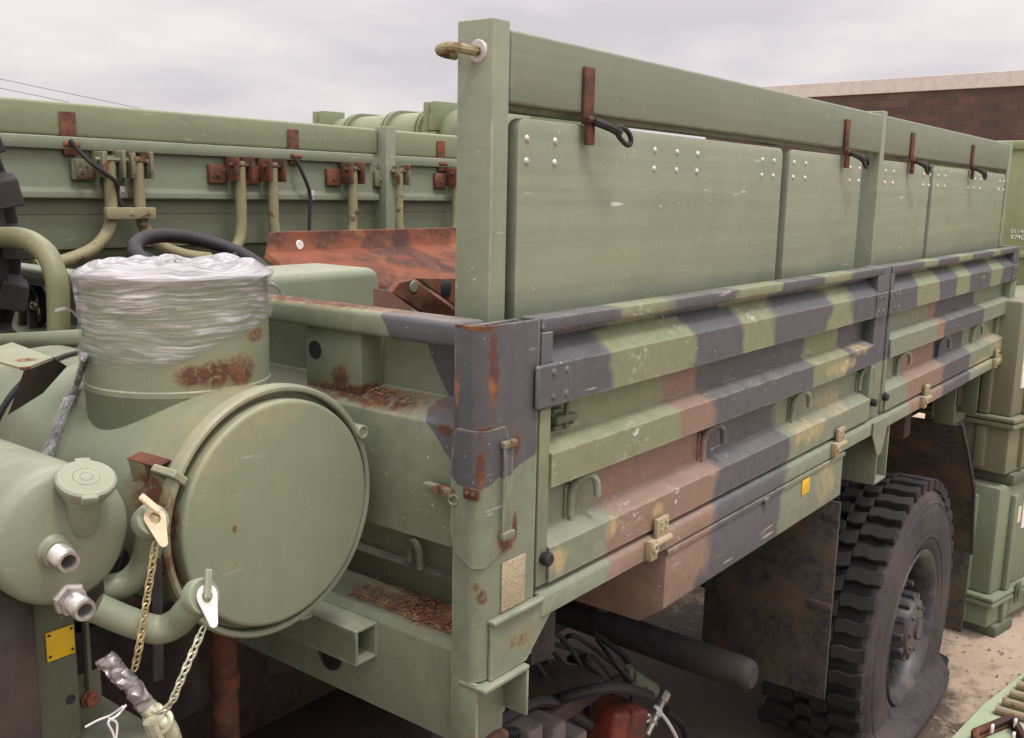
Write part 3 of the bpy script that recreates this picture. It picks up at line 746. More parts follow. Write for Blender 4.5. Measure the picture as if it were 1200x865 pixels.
# rusty strap brackets with rubber hooks
sbm = Mesh(); sbm.box(-.017, .017, -.007, .0, -.018, .084, .0015); sbm.box(-.012, .012, -.014, -.004, -.055, -.006, .002); sbm.cyl((-.016, -.014, -.010), (.016, -.014, -.010), .007, 8)
sb_me = shared(sbm, rusty('rusted_strap', (.55, .58, .66)))
rh = Mesh(); rh.tube([(0, -.018, -.012), (.03, -.035, -.022), (.055, -.04, -.030)], .0085, 8, sub=5)
loop = [(.068+.028*math.cos(a), -.041, -.034+(.0125+.003*math.cos(a))*math.sin(a)-.34*(.028*math.cos(a))) for a in [2*PI*k/14 for k in range(14)]]
rh.tube(loop, .0050, 8, sub=3, closed=True)
rh_me = shared(rh, m_black)
for px, z, k in ((687, .41, 1), (990, .41, 1), (1067, .41, 1), (1138, .41, 1)):
    X = xat(px, .36, .078)
    s_ = inst('strap_bracket', sb_me, T, Matrix.Translation((X, .0780, .352)))
    h_ = bpy.data.objects.new('rubber_hook', rh_me); COL.objects.link(h_); h_.parent = s_

# ---- far side: posts, rails, folded benches seen from inside
FY = 2.285
for x0, x1 in ((-.04, .005), (1.885, 1.945), (3.812, 3.866)):
    mm = Mesh(); mm.box(x0, x1, FY-.05, FY+.05, -.30, .480, .004); obj('stake_post', mm, m_rail, T)
for x0, x1 in ((.007, 1.883), (1.947, 3.810)):
    mm = Mesh(); mm.box(x0, x1, FY, FY+.03, .357, .470, .012, 3); obj('stake_rail', mm, m_farrail, T)
    mm = Mesh(); mm.box(x0+.01, x1-.05, FY-.02, FY+.02, .314, .3565, .006); obj('seat_tube', mm, m_rail, T)
    mm = Mesh(); mm.prism([(FY+.0, .318), (FY+.0, .19), (FY-.012, .175), (FY-.012, .155), (FY+.006, .150), (FY+.03, .150), (FY+.03, .318)], 'X', x0+.01, x1-.004, .002); obj('seat_board', mm, m_green, T)
    mm = Mesh(); mm.box(x0+.01, x1-.004, FY+.031, FY+.055, -.02, .185, .003); mm.box(x0+.01, x1-.004, FY+.027, FY+.0305, .100, .1495, .001); obj('bench_back', mm, m_green, T)
def far_leg(px, bend, rustb):
    p0 = at(px, 190, 'Y', FY-.045); X = p0.x; dz = .055 if px > 200 else 0
    mm = Mesh(); mm.tube([(X, FY-.045, .30), (X, FY-.045, .20-dz), (X+.003*bend, FY-.045, .10-dz), (X+.022*bend, FY-.048, .04-dz), (X+.08*bend, FY-.05, -.015-dz), (X+.18*bend, FY-.05, -.05-dz), (X+.28*bend, FY-.05, -.065-dz)], .0215, 12, sub=5)
    lg = obj('bench_leg', mm, m_legtube, T)
    mm = Mesh(); s = bend
    mm.box(X-.045, X-.028, FY-.085, FY-.005, .225, .312, .004); mm.box(X+.028, X+.040, FY-.085, FY-.005, .225, .318, .004); mm.box(X-.12, X-.046, FY-.020, FY-.0015, .215, .285, .004)
    mm.cyl((X-.06, FY-.06, .285), (X+.05, FY-.06, .285), .008, 8); mm.cyl((X-.085, FY-.026, .245), (X-.085, FY-.015, .245), .008, 8)
    obj('leg_bracket', mm, m_rust if rustb else m_rustpaint, lg)
    return X
xs = [far_leg(*a) for a in ((128, -1, 0), (161, 1, 0), (281, -1, 1), (319, 1, 1), (413, -1, 1), (467, 1, 0), (535, -1, 1))]
mm = Mesh(); mm.box(xs[0]-.04, xs[1]+.04, FY-.085, FY-.06, .085, .125, .003); mm.cyl(((xs[0]+xs[1])/2, FY-.09, .105), ((xs[0]+xs[1])/2, FY-.08, .105), .008, 8); obj('leg_tie', mm, m_legtube, T)
fm = Mesh(); fm.box(-.028, .028, -.008, .0, -.030, .088, .003); fm.box(-.024, .024, -.016, -.004, -.055, -.02, .003); fm.cyl((-.028, -.014, -.02), (.028, -.014, -.02), .012, 8)
fm_me = shared(fm, m_rust)
ropes = []
for px in (80, 343, 516):
    c = at(px, 168, 'Y', FY-.001)
    s_ = inst('strap_bracket', fm_me, T, Matrix.Translation((c.x, FY-.001, .350)))
def rope(pts):
    mm = Mesh(); mm.tube([at(x, y, 'Y', yy) for x, y, yy in pts], .0075, 8, sub=6); return obj('tie_rope', mm, m_rope, T)
rope([(82, 164, FY-.03), (100, 185, FY-.06), (122, 202, FY-.09), (137, 215, FY-.075), (138, 228, FY-.06), (144, 243, FY-.06), (150, 252, FY-.03)])
rope([(346, 186, FY-.03), (354, 202, FY-.04), (363, 226, FY-.04), (363, 250, FY-.04), (362, 290, FY-.04)])
for px, py in ((143, 225), (364, 229)):
    mm = Mesh(); c = at(px, py, 'Y', FY-.016); mm.box(c.x-.018, c.x+.018, c.y-.006, c.y+.004, c.z-.02, c.z+.02, .002); mm.ball(c+Vector((0, -.006, 0)), .007); obj('rope_cleat', mm, m_zinc, T)

# ---- tool box hung under the near side
X0 = xat(776, -.6, .0); X1 = xat(984, -.6, 0)
mm = Mesh(); mm.prism([(-.008, -.540), (-.008, -.676), (.055, -.722), (.42, -.722), (.42, -.540)], 'X', X0, X1, .004, 2); TB = obj('tool_box', mm, m_camo, T)
mm = Mesh(); mm.box(X0-.002, X1+.002, -.013, -.007, -.5525, -.5405, .002); xm = xat(892, -.56, 0); mm.box(xm-.012, xm+.012, -.018, -.012, -.565, -.545, .002); obj('box_lid', mm, m_camo, TB)
c = at(944, 570, 'Y', -.009); mm = Mesh(); mm.box(c.x-.028, c.x+.028, -.0105, -.0085, c.z-.022, c.z+.022, .0005); obj('reflector', mm, m_yellow, TB)

# ---- mud flaps
fa = at(984, 607, 'Y', .0); fb = at(977, 808, 'Y', .0); xf = fa.x
fl = at(826, 700, 'X', xf)
mm = Mesh(); mm.box(xf-.006, xf+.006, .0, fl.y, fb.z, fa.z+.05, .002); MF = obj('mud_flap', mm, m_flap, T)
mm = Mesh(); mm.box(xf-.011, xf-.007, .0, .05, fa.z-.018, fa.z+.008, .001); obj('flap_clamp', mm, m_flap, MF); c = at(975, 712, 'X', xf); mm = Mesh(); mm.box(xf-.013, xf-.007, .0, .075, c.z-.014, c.z+.014, .004); obj('flap_clamp', mm, m_flap, MF)
# rear guard behind the wheel: plate bent toward the rear
g0 = at(1137, 500, 'Y', -.02)
mm = Mesh()
rp = [(p_.x, p_.z) for p_ in (at(1124, 499, 'Y', 0), at(1131, 530, 'Y', 0), at(1139, 575, 'Y', 0), at(1137, 640, 'Y', 0))]; rp.append((rp[-1][0]+.02, rp[-1][1]-.05))
mm.strip(rp, 'Y', .0, .47, .010); RG = obj('wheel_guard', mm, m_flap, T)
xg, zg = rp[-1]; zq = at(1108, 772, 'Y', 0.08).z; mm = Mesh(); mm.box(xg-.005, xg+.010, -.0, .47, max(zq, GZ+.06), zg+.03, .004); obj('mud_flap', mm, m_flap, T)
mm = Mesh(); mm.strip([(a-.004, b+.004) for a, b in rp], 'Y', -.012, .0, .022); obj('guard_edge', mm, m_exh, RG)
# dark box-section supports below the rear of the bed
mm = Mesh(); mm.prism([(3.0, -.545), (3.79, -.545), (3.76, -.66), (3.55, -.80), (3.28, -.80), (3.0, -.70)], 'Y', .10, .112, .002); mm.box(3.0, 3.012, .02, .1, -.72, -.545, .002); mm.box(3.40, 3.412, .02, .1, -.74, -.545, .002); mm.box(3.74, 3.76, .0, .1, -.66, -.545, .002)
obj('rear_bracket', mm, m_darkg, T)
mm = Mesh(); mm.box(2.3, 3.78, .30, .33, -.80, -.553, .004); obj('inner_skirt', mm, m_shade, T)

# ---- exhaust pipe poking out below
e1 = at(884, 794, 'Y', .14); e0 = Vector((e1.x, 1.5, e1.z+.03)); r = .052
mm = Mesh(); ln = (e1-e0).length; mm.lathe([(r, 0), (r, ln-.03), (r-.006, ln-.012), (r-.016, ln-.002), (r-.03, ln), (0, ln)], e0, e1-e0, 28, True); obj('exhaust_pipe', mm, m_exh, T)
e2 = Vector((e1.x-.25, .55, e1.z+.06)); mm = Mesh(); mm.cyl((e1.x-.05, 1.5, e1.z+.20), (e1.x-.05, .62, e1.z+.20), .11, 24, .01); obj('muffler', mm, m_shade, T)
mm = Mesh(); mm.box(-.25, 1.9, 1.0, 1.45, -1.45, -.74, .04, 2); obj('mid_light_blocker', mm, m_shade, T)  # stand-in box added to block light under the bed
mm = Mesh(); mm.box(.1, 1.7, 1.72, 2.30, -1.50, -.72, .05, 2); obj('far_light_blocker', mm, m_shade, T)  # second added box, keeps light out from the far side
# axle and differential
mm = Mesh(); mm.cyl((2.58, .2, -1.45), (2.58, 2.2, -1.45), .09, 18); mm.ball((2.58, 1.2, -1.45), .24, 1, 1.1, 1, 3); obj('rear_axle', mm, m_shade, T)
mm = Mesh()
for k in range(5): mm.box(2.0+.06*k, 3.1-.06*k, .62, .72, -1.16-.022*k, -1.14-.022*k, .002)
obj('leaf_spring', mm, m_shade, T)

# ---- wheel (flat tyre)
HX, HZ, WY = 2.585, -1.470, -.005
W_TYRE = .385; RT = .570
Z0F = -1.772
def flat(v):
    """a tyre without air: everything below the rim is squeezed and the sidewalls roll outward"""
    ym = WY+W_TYRE/2; s = (v.y-ym)/(W_TYRE/2)
    low = HZ-.60
    if v.z < Z0F:
        q = (Z0F-v.z)/(Z0F-low)
        v.z = Z0F-(Z0F-(GZ+.006))*min(1., q*1.12)
    k = max(0., min(1., (-1.745-v.z)/(-1.745-GZ)))
    roll = math.sin(PI*min(1., k**1.25))**.8 if k > 0 else 0
    v.y += s*.075*roll*min(1, abs(s)*1.15)
    return v
tprof = [(.292, .045), (.302, .022), (.315, .012), (.340, -.002), (.366, -.008), (.369, -.0115), (.374, -.0115), (.377, -.010), (.40, -.014), (.47, -.014), (.502, -.008), (.505, -.0105), (.510, -.0095), (.513, -.005), (.525, -.002), (.552, .016), (.565, .034), (.569, .075), (.570, W_TYRE/2), (.569, W_TYRE-.075), (.565, W_TYRE-.034), (.555, W_TYRE-.016), (.525, W_TYRE+.002), (.47, W_TYRE+.014), (.40, W_TYRE+.014), (.340, W_TYRE), (.302, W_TYRE-.022), (.292, W_TYRE-.045)]
def fine_prof(pr):
    o = []
    for (a, b), (c, d) in zip(pr, pr[1:]):
        for k in range(3): o.append((a+(c-a)*k/3, b+(d-b)*k/3))
    return o+[pr[-1]]
lug_s = Mesh(); lug_s.prism([(-.030, -.006), (.022, -.006), (.033, .040), (.027, .075), (.037, .114), (-.008, .118), (-.020, .080), (-.015, .040)], 'Z', -.014, .0290, .003, 1)
lug_c = Mesh(); lug_c.prism([(-.033, .0), (.025, .0), (.038, .030), (.031, .066), (-.022, .066), (-.017, .030)], 'Z', -.014, .0280, .003, 1)
def make_wheel(par, Wm, deform, name='tyre'):
    """tyre and lugs about the axis through Wm's origin; Wm maps the standard wheel to its place"""
mm = Mesh(); mm.box(0, .001, 0, .001, 0, .001, 0)
mm.bm.free()
WH = bpy.data.objects.new('wheel', None); COL.objects.link(WH); WH.parent = T; ORG[WH.name] = Vector((HX, WY, HZ)); WH.location = Vector((HX, WY, HZ))-ORG[T.name]
mm = Mesh(); mm.lathe(fine_prof(tprof), (HX, WY, HZ), (0, 1, 0), 120, False, flat, ref=(0, 0, -1))
TY = obj('tyre', mm, [m_sidewall, m_rubber], WH, angle=50)
for f in TY.data.polygons:
    c = f.center; rr = math.hypot(c.x, c.z)
    if .04 < c.y < W_TYRE-.04 and rr > .40: f.material_index = 1
ls_me = shared(lug_s, m_rubber); lc_me = shared(lug_c, m_rubber)
def lug_mats(NL):
    for i in range(NL):
        for (me, y, f, o) in ((ls_me, .012, 1, 0), (lc_me, .130, 1, .5), (lc_me, W_TYRE-.130, -1, .2), (ls_me, W_TYRE-.012, -1, .7)):
            yield me, 2*PI*(i+o)/NL, y, f
NL = 40
for me, a, y, f in lug_mats(NL):
    n_ = Vector((math.sin(a), 0, -math.cos(a))); c = Vector((HX, WY+y, HZ))+n_*RT
    if c.z < GZ-.06: continue
    tdir = Vector((math.cos(a), 0, math.sin(a)))
    M = Matrix.Identity(4)
    for k in range(3): M[k][0] = tdir[k]*f; M[k][1] = Vector((0, f, 0))[k]; M[k][2] = n_[k]; M[k][3] = c[k]
    c2 = flat(c.copy()); M[1][3] = c2.y; M[2][3] = max(c2.z, GZ+.02)
    inst('tread_lug', me, WH, M)
mm = Mesh()
mm.lathe([(.275, .30), (.275, .17), (.265, .12), (.268, .050), (.280, .022), (.300, .002), (.311, -.002), (.316, .004), (.314, .018), (.300, .036), (.288, .046)], (HX, WY, HZ), (0, 1, 0), 64, False)
mm.lathe([(.275, .14), (.240, .135), (.210, .098), (.160, .090), (.15, .12), (.0, .12)], (HX, WY, HZ), (0, 1, 0), 48, False); obj('rim', mm, m_wheel, WH)
mm = Mesh()
mm.lathe([(.155, .10), (.155, .082), (.145, .072), (.125, .068), (.122, .015), (.108, -.006), (.065, -.014), (0, -.016)], (HX, WY, HZ), (0, 1, 0), 32, False)
for k in range(12):
    a = 2*PI*k/12; mm.box(-.013, .013, -.018, .016, 0, .066, .004, 1, frame((HX+.122*math.sin(a), WY+.070, HZ+.122*math.cos(a)), (0, -1, 0), (math.cos(a), 0, -math.sin(a))))
mm.cyl((HX, WY+.01, HZ), (HX, WY-.026, HZ), .042, 14); obj('hub', mm, m_wheel, WH)
hb = Mesh(); hb.lathe([(.0085, -.002), (.0085, .007), (.007, .009), (0, .009)], (0, 0, 0), (0, 0, 1), 6, False); hb_me = shared(hb, m_wheel)
for k in range(8):
    a = 2*PI*k/8; inst('hub_bolt', hb_me, WH, frame((HX+.088*math.sin(a), WY-.009, HZ+.088*math.cos(a)), (0, -1, 0)))
nm = Mesh(); nm.lathe([(.022, .0), (.022, .018), (.019, .021), (.013, .022), (.012, .045), (0, .047)], (0, 0, 0), (0, 0, 1), 6, False)
nut_me = shared(nm, m_wheel)
for k in range(10):
    a = 2*PI*(k+.3)/10; inst('lug_nut', nut_me, WH, frame((HX+.182*math.sin(a), WY+.096, HZ+.190*math.cos(a)), (0, -1, 0)))

# ---- hoses, valve and engine bits below the corner
def hose(pts, r, m=None, name='air_hose', par=T):
    mm = Mesh(); mm.tube([at(x, y, 'Y', d) for x, y, d in pts], r, 10, sub=7); return obj(name, mm, m or m_black, par)
HD = .36
hose([(630, 830, .40), (670, 815, .30), (720, 806, .25), (762, 815, HD)], .015)
hose([(668, 772, .5), (690, 778, .42), (712, 800, .40), (727, 828, .40)], .012)
hose([(700, 750, .55), (722, 778, .45), (748, 808, .42)], .0065, m_exh)
hose([(696, 742, .6), (730, 768, .5), (752, 800, .42), (756, 812, .40)], .010)
hose([(640, 745, .5), (643, 790, .45), (637, 830, .4), (600, 862, .35)], .009)
hose([(780, 832, .38), (800, 850, .38), (806, 875, .38)], .013)
hose([(560, 860, .30), (600, 835, .30), (640, 822, .32), (690, 850, .36)], .016)
hose([(768, 828, .37), (785, 850, .36), (800, 880, .36)], .006, m_tag)
rnd = random.Random(11)
for k in range(9):
    x_, y_ = rnd.uniform(600, 690), rnd.uniform(745, 800); d_ = rnd.uniform(.5, .75)
    hose([(x_, y_, d_), (x_+rnd.uniform(15, 40), y_+rnd.uniform(-14, 25), d_-.05), (x_+rnd.uniform(45, 80), y_+rnd.uniform(10, 55), d_-.10), (x_+rnd.uniform(60, 120), y_+rnd.uniform(40, 95), d_-.12)], rnd.choice((.005, .007, .009, .012)), rnd.choice((m_black, m_black, m_exh)))
for k in range(5):
    c = at(rnd.uniform(610, 720), rnd.uniform(765, 815), 'Y', .46); mm = Mesh(); mm.cyl(c, c+Vector((rnd.uniform(-.03, .03), -.03, rnd.uniform(-.02, .02))), rnd.uniform(.008, .014), 8); obj('pipe_fitting', mm, rnd.choice((m_cast, m_exh, m_rustd)), T)
c = at(760, 808, 'Y', .42); c_ = at(738, 794, 'Y', .44)
mm = Mesh(); mm.cyl(c_, c+(c-c_)*.2, .030, 16, .006); mm.cyl(c_, c_+Vector((-.01, .0, .04)), .014, 8); obj('air_valve', mm, m_darkg, T)
mm = Mesh(); u0 = at(757, 862, 'Y', .36); u1 = at(776, 822, 'Y', .38)
mm.cyl(u0, u1, .011, 10); mm.cyl(u1, u1+(u1-u0)*.25, .016, 8); mm.cyl(u0+(u1-u0)*.55, u0+(u1-u0)*.75, .017, 6); mm.torus(at(758, 842, 'Y', .35), (.3, 1, .2), .012, .006, 12, 8); mm.cyl(at(758, 842, 'Y', .36), at(768, 848, 'Y', .37), .009, 8)
obj('hose_coupling', mm, m_steel, T)
# ribbed grey casting
for k, (px, py, s) in enumerate(((606, 850, 1.), (634, 846, 1.), (660, 856, .9))):
    mm = Mesh(); c = at(px, py, 'Y', .30); mm.box(c.x-.035*s, c.x+.025*s, c.y-.06, c.y+.1, c.z-.12, c.z+.018*s, .010, 2); obj('grey_casting', mm, m_cast, T)
mm = Mesh()
for k in range(9):
    c = at(577+k*3.4, 862-k*.4, 'Y', .22); mm.torus(c, (1, .2, 0), .012, .003, 8, 5)
obj('corrugated_hose', mm, m_black, T)
# rust lump on the frame end
mm = Mesh(); c = at(578, 866, 'Y', .03); mm.ball(c, .022, 1.7, 1, .6); obj('rust_lump', mm, m_rustd, T)

# red steel can lying on the frame
ca = at(724, 838, 'Y', .34)
RC = thing('red_can', (ca.x, ca.y, -1.05), 'small red painted metal can lying among black hoses under the bed corner', 'can')
Mr = Matrix.Translation(ca) @ Matrix.Scale(1.12, 4) @ Matrix.Rotation(math.radians(12), 4, 'Y') @ Matrix.Rotation(math.radians(-16), 4, 'Z')
mm = Mesh(); mm.box(-.062, .062, -.05, .07, -.17, .026, .012, 3, Mr); BODY = obj('can_body', mm, m_red, RC)
mm = Mesh(); mm.box(-.006, .006, -.053, .073, -.171, .029, .003, 1, Mr); obj('can_seam', mm, m_red, BODY)
# shelf the can and casting rest on
mm = Mesh(); mm.box(-.25, .75, .30, .80, -1.10, -1.05, .006); obj('frame_shelf', mm, m_shade, T)
mm = Mesh(); mm.box(-.02, .04, .22, .28, -1.05, -.735, .004); obj('shelf_strut', mm, m_shade, T); mm = Mesh(); mm.box(.6, .66, .5, .56, -1.05, -.70, .004); obj('shelf_strut', mm, m_shade, T)

# ================================================================== AIR CLEANER DRUM
DC = Vector((-.382, 0, -.290))
D = thing('air_cleaner', (-.38, .55, -.62), 'large green air cleaner drum with round lid, lying in front of the cargo bed', 'drum')
mm = Mesh(); mm.lathe([(.170, .2395), (.188, .240), (.188, .262), (.186, .265), (.186, .70), (.188, .703), (.188, .715), (.186, .718), (.186, .90), (.176, .955), (.145, .995), (.09, 1.02), (0, 1.03)], DC, (0, 1, 0), 72, False); obj('drum_body', mm, m_drum, D, angle=40)
mm = Mesh(); mm.lathe([(0, .2085), (.171, .2085), (.1755, .2092), (.1780, .2115), (.1786, .2150), (.1786, .2385), (.10, .2388)], DC, (0, 1, 0), 96, False); LD = obj('drum_lid', mm, m_drum, D, angle=40)
mm = Mesh(); mm.lathe([(.1895, .234), (.1895, .222), (.1920, .2195), (.1965, .2195), (.2000, .2230), (.2008, .233), (.2000, .243), (.1955, .247), (.187, .247)], DC, (0, 1, 0), 96, False); CRG = obj('clamp_ring', mm, m_drum, D, angle=40)
for ang in (28,):
    a = math.radians(ang); c = DC+Vector((.203*math.cos(a), .232, .203*math.sin(a)))
    mm = Mesh(); mm.cyl(c+Vector((0, -.014, 0)), c+Vector((0, .016, 0)), .012, 14); mm.torus(c+Vector((0, -.014, 0)), (0, 1, 0), .010, .0025, 14, 6); obj('ring_clip', mm, m_drum, CRG)
a = math.radians(-73); c = DC+Vector((.203*math.cos(a), .238, .203*math.sin(a))); mm = Mesh(); mm.box(c.x-.012, c.x+.012, c.y-.012, c.y+.012, c.z-.008, c.z+.008, .003); obj('ring_clip', mm, m_drum, CRG)
# latch strap on the drum's left shoulder
s0 = at(152, 545, 'Y', .34); s1 = at(185, 552, 'Y', .27); s2 = at(214, 562, 'Y', .215)
mm = Mesh(); d = s2-s1; mm.box(0, d.length, -.006, .006, -.013, .013, .002, 1, frame(s1, (-.75, 0, .65), d)); LS = obj('lid_strap', mm, m_drum, D)
mm = Mesh(); d = s1-s0
for h in (-.019, .016): mm.box(0, d.length*1.05, -.014, .012, h, h+.003, .001, 1, frame(s0+Vector((.012, 0, -.004)), (-.2, 0, 1), d))
obj('strap_clip', mm, m_rustd, LS)
mm = Mesh(); mm.box(0, d.length*.55, -.011, .008, -.016, .016, .002, 1, frame(s0+Vector((.010, 0, -.004)), (-.2, 0, 1), d)); obj('strap_block', mm, m_drum, LS)
# black band round the drum
mm = Mesh(); mm.lathe([(.186, .762), (.192, .763), (.193, .774), (.186, .775)], DC, (0, 1, 0), 64, False); obj('rubber_band', mm, m_black, D)
# intake stack
SX, SY = -.38, .472
mm = Mesh(); mm.lathe([(.145, -.30), (.1475, -.118), (.1492, -.116), (.1492, -.108), (.1475, -.106), (.1475, .062), (.140, .066), (.137, .06), (.137, -.25)], (SX, SY, 0), (0, 0, 1), 72, False); obj('intake_stack', mm, m_drum, D, angle=40)
mm = Mesh(); mm.lathe([(0, .045), (.138, .045)], (SX, SY, 0), (0, 0, 1), 48, False); obj('stack_cover', mm, m_shade, D)
# support leg
lx = at(263, 800, 'Y', .42)
mm = Mesh(); mm.cyl((lx.x, .42, -1.2), (lx.x, .42, -.455), .024, 16); mm.cyl((lx.x, .42, lx.z-.01), (lx.x, .42, lx.z+.02), .027, 16); obj('support_leg', mm, m_rustd, D)
mm = Mesh(); mm.box(lx.x-.3, lx.x+.25, .3, 1.1, -1.26, -1.20, .004); obj('leg_plate', mm, m_shade, D)

EB = thing('dark_filler', (-.9, 1.5, GZ), 'dark stand-in block added to fill the shaded space under the drum and pipes', 'engine')  # dark mass added so no bright ground shows below the drum
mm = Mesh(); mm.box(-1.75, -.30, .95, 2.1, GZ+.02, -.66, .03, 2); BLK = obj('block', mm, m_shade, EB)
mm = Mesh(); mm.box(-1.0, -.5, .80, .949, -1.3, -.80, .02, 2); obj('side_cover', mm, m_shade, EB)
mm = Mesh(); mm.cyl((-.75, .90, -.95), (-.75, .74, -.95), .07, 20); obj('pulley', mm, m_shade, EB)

# stretch film wrapped over the stack
film = Mesh(); tb = film.bm; nu, nv = 240, 64
uvl = tb.loops.layers.uv.new('uv')
def fn(a, h, s=0): return mnoise.noise(Vector((math.cos(a)*2.2, math.sin(a)*2.2, h*24+s)))
def ridge(x, w): return math.exp(-(x/w)**2)
toC = math.atan2(CAM.y-SY, CAM.x-SX)
rows = []; uvs = {}
EDGE = []
for q_ in ((90, 427), (100, 428), (140, 431), (185, 434), (220, 422), (255, 405), (290, 388), (314, 374), (319, 372)):
    p_ = atcyl(*q_, (SX, SY, 0), 'Z', .1525); EDGE.append((((math.atan2(p_.y-SY, p_.x-SX)-toC+PI) % (2*PI))-PI, p_.z))
EDGE.sort(); print('EDGE', EDGE)
def edge_z(d):
    if d <= EDGE[0][0]: return EDGE[0][1]
    for (a0_, z0_), (a1_, z1_) in zip(EDGE, EDGE[1:]):
        if d <= a1_: return z0_+(z1_-z0_)*(d-a0_)/(a1_-a0_+1e-9)
    return EDGE[-1][1]
for j in range(nv+1):
    row = []
    for i in range(nu):
        a = 2*PI*i/nu; da = ((a-toC+PI) % (2*PI))-PI   # + is toward the right of the stack seen from the camera
        side = max(-1, min(1, da/1.4))
        zlow = edge_z(da)+.004*fn(a*2.0, .2, 5)
        u = j/nv
        if u < .70:
            q = u/.70; h = zlow+(.068-zlow)*q; r = .1530
            # swags: long folds that dip in the middle of the visible side
            for k, (z0, dip, w, amp) in enumerate(((.048, .030, .006, .0050), (.030, .052, .007, .0055), (.012, .050, .006, .0045), (-.012, .040, .008, .0040), (-.038, .028, .006, .0040), (-.060, .020, .006, .0035), (-.082, .012, .005, .0030))):
                zc = z0-dip*(math.cos(da*1.05)-.35)*(1 if abs(da) < 2.2 else .2)+.022*fn(a, .3*k, 20+k)+.022*da*(.9-(k % 3)*.9)
                r += amp*.5*ridge(h-zc, w*.6)*max(0, .45+1.5*fn(a*1.3, k*.7, 3))
            r += .0030*fn(a, h*.9, 1)+.0016*fn(a*2, h*3.0-.3*da*.05, 4)
            r -= .0045*ridge(h-.052, .010)*(1 if da > -.9 else 0)
            r += .006*q**6
            if q < .06: r -= .0030*(1-q/.06)
        else:
            q = (u-.70)/.30; r = .1600*(1-q)+.003*fn(a, q, 3)*(1-q)
            h = .068+.018*math.sin(min(1, q*2.6)*PI/2)+(.012*fn(a*1.2, q*.10, 2)+.006*fn(a*2.5, q*.25, 7))*min(1, q*5)*(1-q*.5)
        v = tb.verts.new((SX+r*math.cos(a), SY+r*math.sin(a), h)); row.append(v); uvs[v] = (da*.152, h if u < .70 else .07+(u-.70)*.5)
    rows.append(row)
for a_, b_ in zip(rows, rows[1:]):
    for i in range(nu):
        f = tb.faces.new((a_[i], a_[(i+1) % nu], b_[(i+1) % nu], b_[i]))
        for lp in f.loops:
            u_ = uvs[lp.vert]; lp[uvl].uv = u_
bmesh.ops.recalc_face_normals(tb, faces=tb.faces)
FILM = thing('plastic_wrap', (SX, SY, -.11), 'wrinkled clear plastic film wrapped over the top of the drum stack', 'plastic wrap')
obj('film_cover', film, m_film, FILM, angle=80)
def ribbon(pts, w, name, seed, thick=9):
    tb_ = Mesh(); P = [Vector(p) for p in pts]; n = 16; prev = None
    for strand in range(thick):
        off = [(random.random()-.5)*w for _ in P]; of2 = [(random.random()-.5)*w*.5 for _ in P]
        tb_.tube([p+rt*o*(.4+.6*i/len(P))+dn*o2 for i, (p, o, o2) in enumerate(zip(P, off, of2))], w*.13, 5, sub=5)
    return obj(name, tb_, m_film2, FILM)
ribbon([atcyl(99, 418, (SX, SY, 0), 'Z', .160)]+[atcyl(x_, y_, DC, 'Y', .200) for x_, y_ in ((92, 446), (80, 470), (68, 500), (56, 530), (48, 552))], .022, 'film_tail', 1, 16)
ribbon([at(96, 375, 'Y', .60), at(88, 368, 'Y', .58), at(78, 362, 'Y', .56), at(67, 364, 'Y', .55)], .008, 'film_knot', 2, 6)
ribbon([at(312, 330, 'X', -.30), at(322, 335, 'X', -.27), at(330, 346, 'X', -.25)], .012, 'film_end', 3, 7)

# ================================================================== EXPANSION TANK (bottom left)
TC = Vector((-.727, 0, -.236))
E_ = thing('expansion_tank', (-.74, .4, -.62), 'small round green tank with ribbed filler cap and two threaded ports, at the lower left', 'tank')
mm = Mesh(); mm.lathe([(0, .205), (.05, .2055), (.080, .210), (.0875, .216), (.0905, .226), (.0905, .245), (.0892, .248), (.0892, .60), (.08, .63), (0, .64)], TC, (0, 1, 0), 64, False); TKB = obj('tank_body', mm, m_tank, E_, angle=40)
cb_ = at(98, 590, 'Y', .200); ct_ = at(101, 562, 'Y', .185)
ax = (Vector((ct_.x, ct_.y, ct_.z))-Vector((cb_.x, cb_.y+.02, cb_.z-.03))).normalized()
ct = Vector((ct_.x, ct_.y, ct_.z)); ax = Vector((-.10, -.42, .90)).normalized()
mm = Mesh(); mm.lathe([(.022, -.075), (.022, -.03), (.026, -.026), (.026, -.006)], ct, ax, 28, True); obj('filler_neck', mm, m_tank, TKB)
mm = Mesh()
prof = [(.026, -.018), (.0295, -.016), (.0300, -.012), (.034, -.010), (.0365, -.004), (.0360, .002), (.033, .0045), (.017, .0050), (.0160, .0040), (.0150, .0050), (.0085, .0052), (.0075, .0042), (.0065, .0052), (0, .0056)]
mm.lathe(prof, ct, ax, 40, False)
u = ax.orthogonal().normalized(); v = ax.cross(u)
for k in range(2):
    a = math.radians(20+180*k); q = ct+(u*math.cos(a)+v*math.sin(a))*.034; mm.box(-.010, .010, -.006, .006, -.009, .004, .003, 2, frame(q, ax, u*-math.sin(a)+v*math.cos(a)))
obj('filler_cap', mm, m_tank, TKB)
for px, py, m_ in ((70, 650, m_steel), (89, 706, m_steel)):
    b = at(px-8, py-5, 'Y', .207); e = Vector((b.x-.004, b.y-.046, b.z-.003)); d = (e-b)
    mm = Mesh(); L_ = d.length
    mm.lathe([(.022, -.004), (.022, .004), (.0185, .008), (.0185, .018)], b, d, 6 if px > 80 else 24, True); obj('port_boss', mm, m_tank if px < 80 else m_zinc, TKB)
    mm = Mesh(); pr = [(.0135, .010)]
    for k in range(6): pr += [(.0150, .018+k*.004), (.0136, .020+k*.004)]
    pr += [(.0150, L_-.004), (.0135, L_), (.0098, L_), (.0090, L_-.002), (.0085, L_-.03), (0, L_-.03)]
    mm.lathe(pr, b, d, 28, False); obj('threaded_port', mm, m_, TKB)
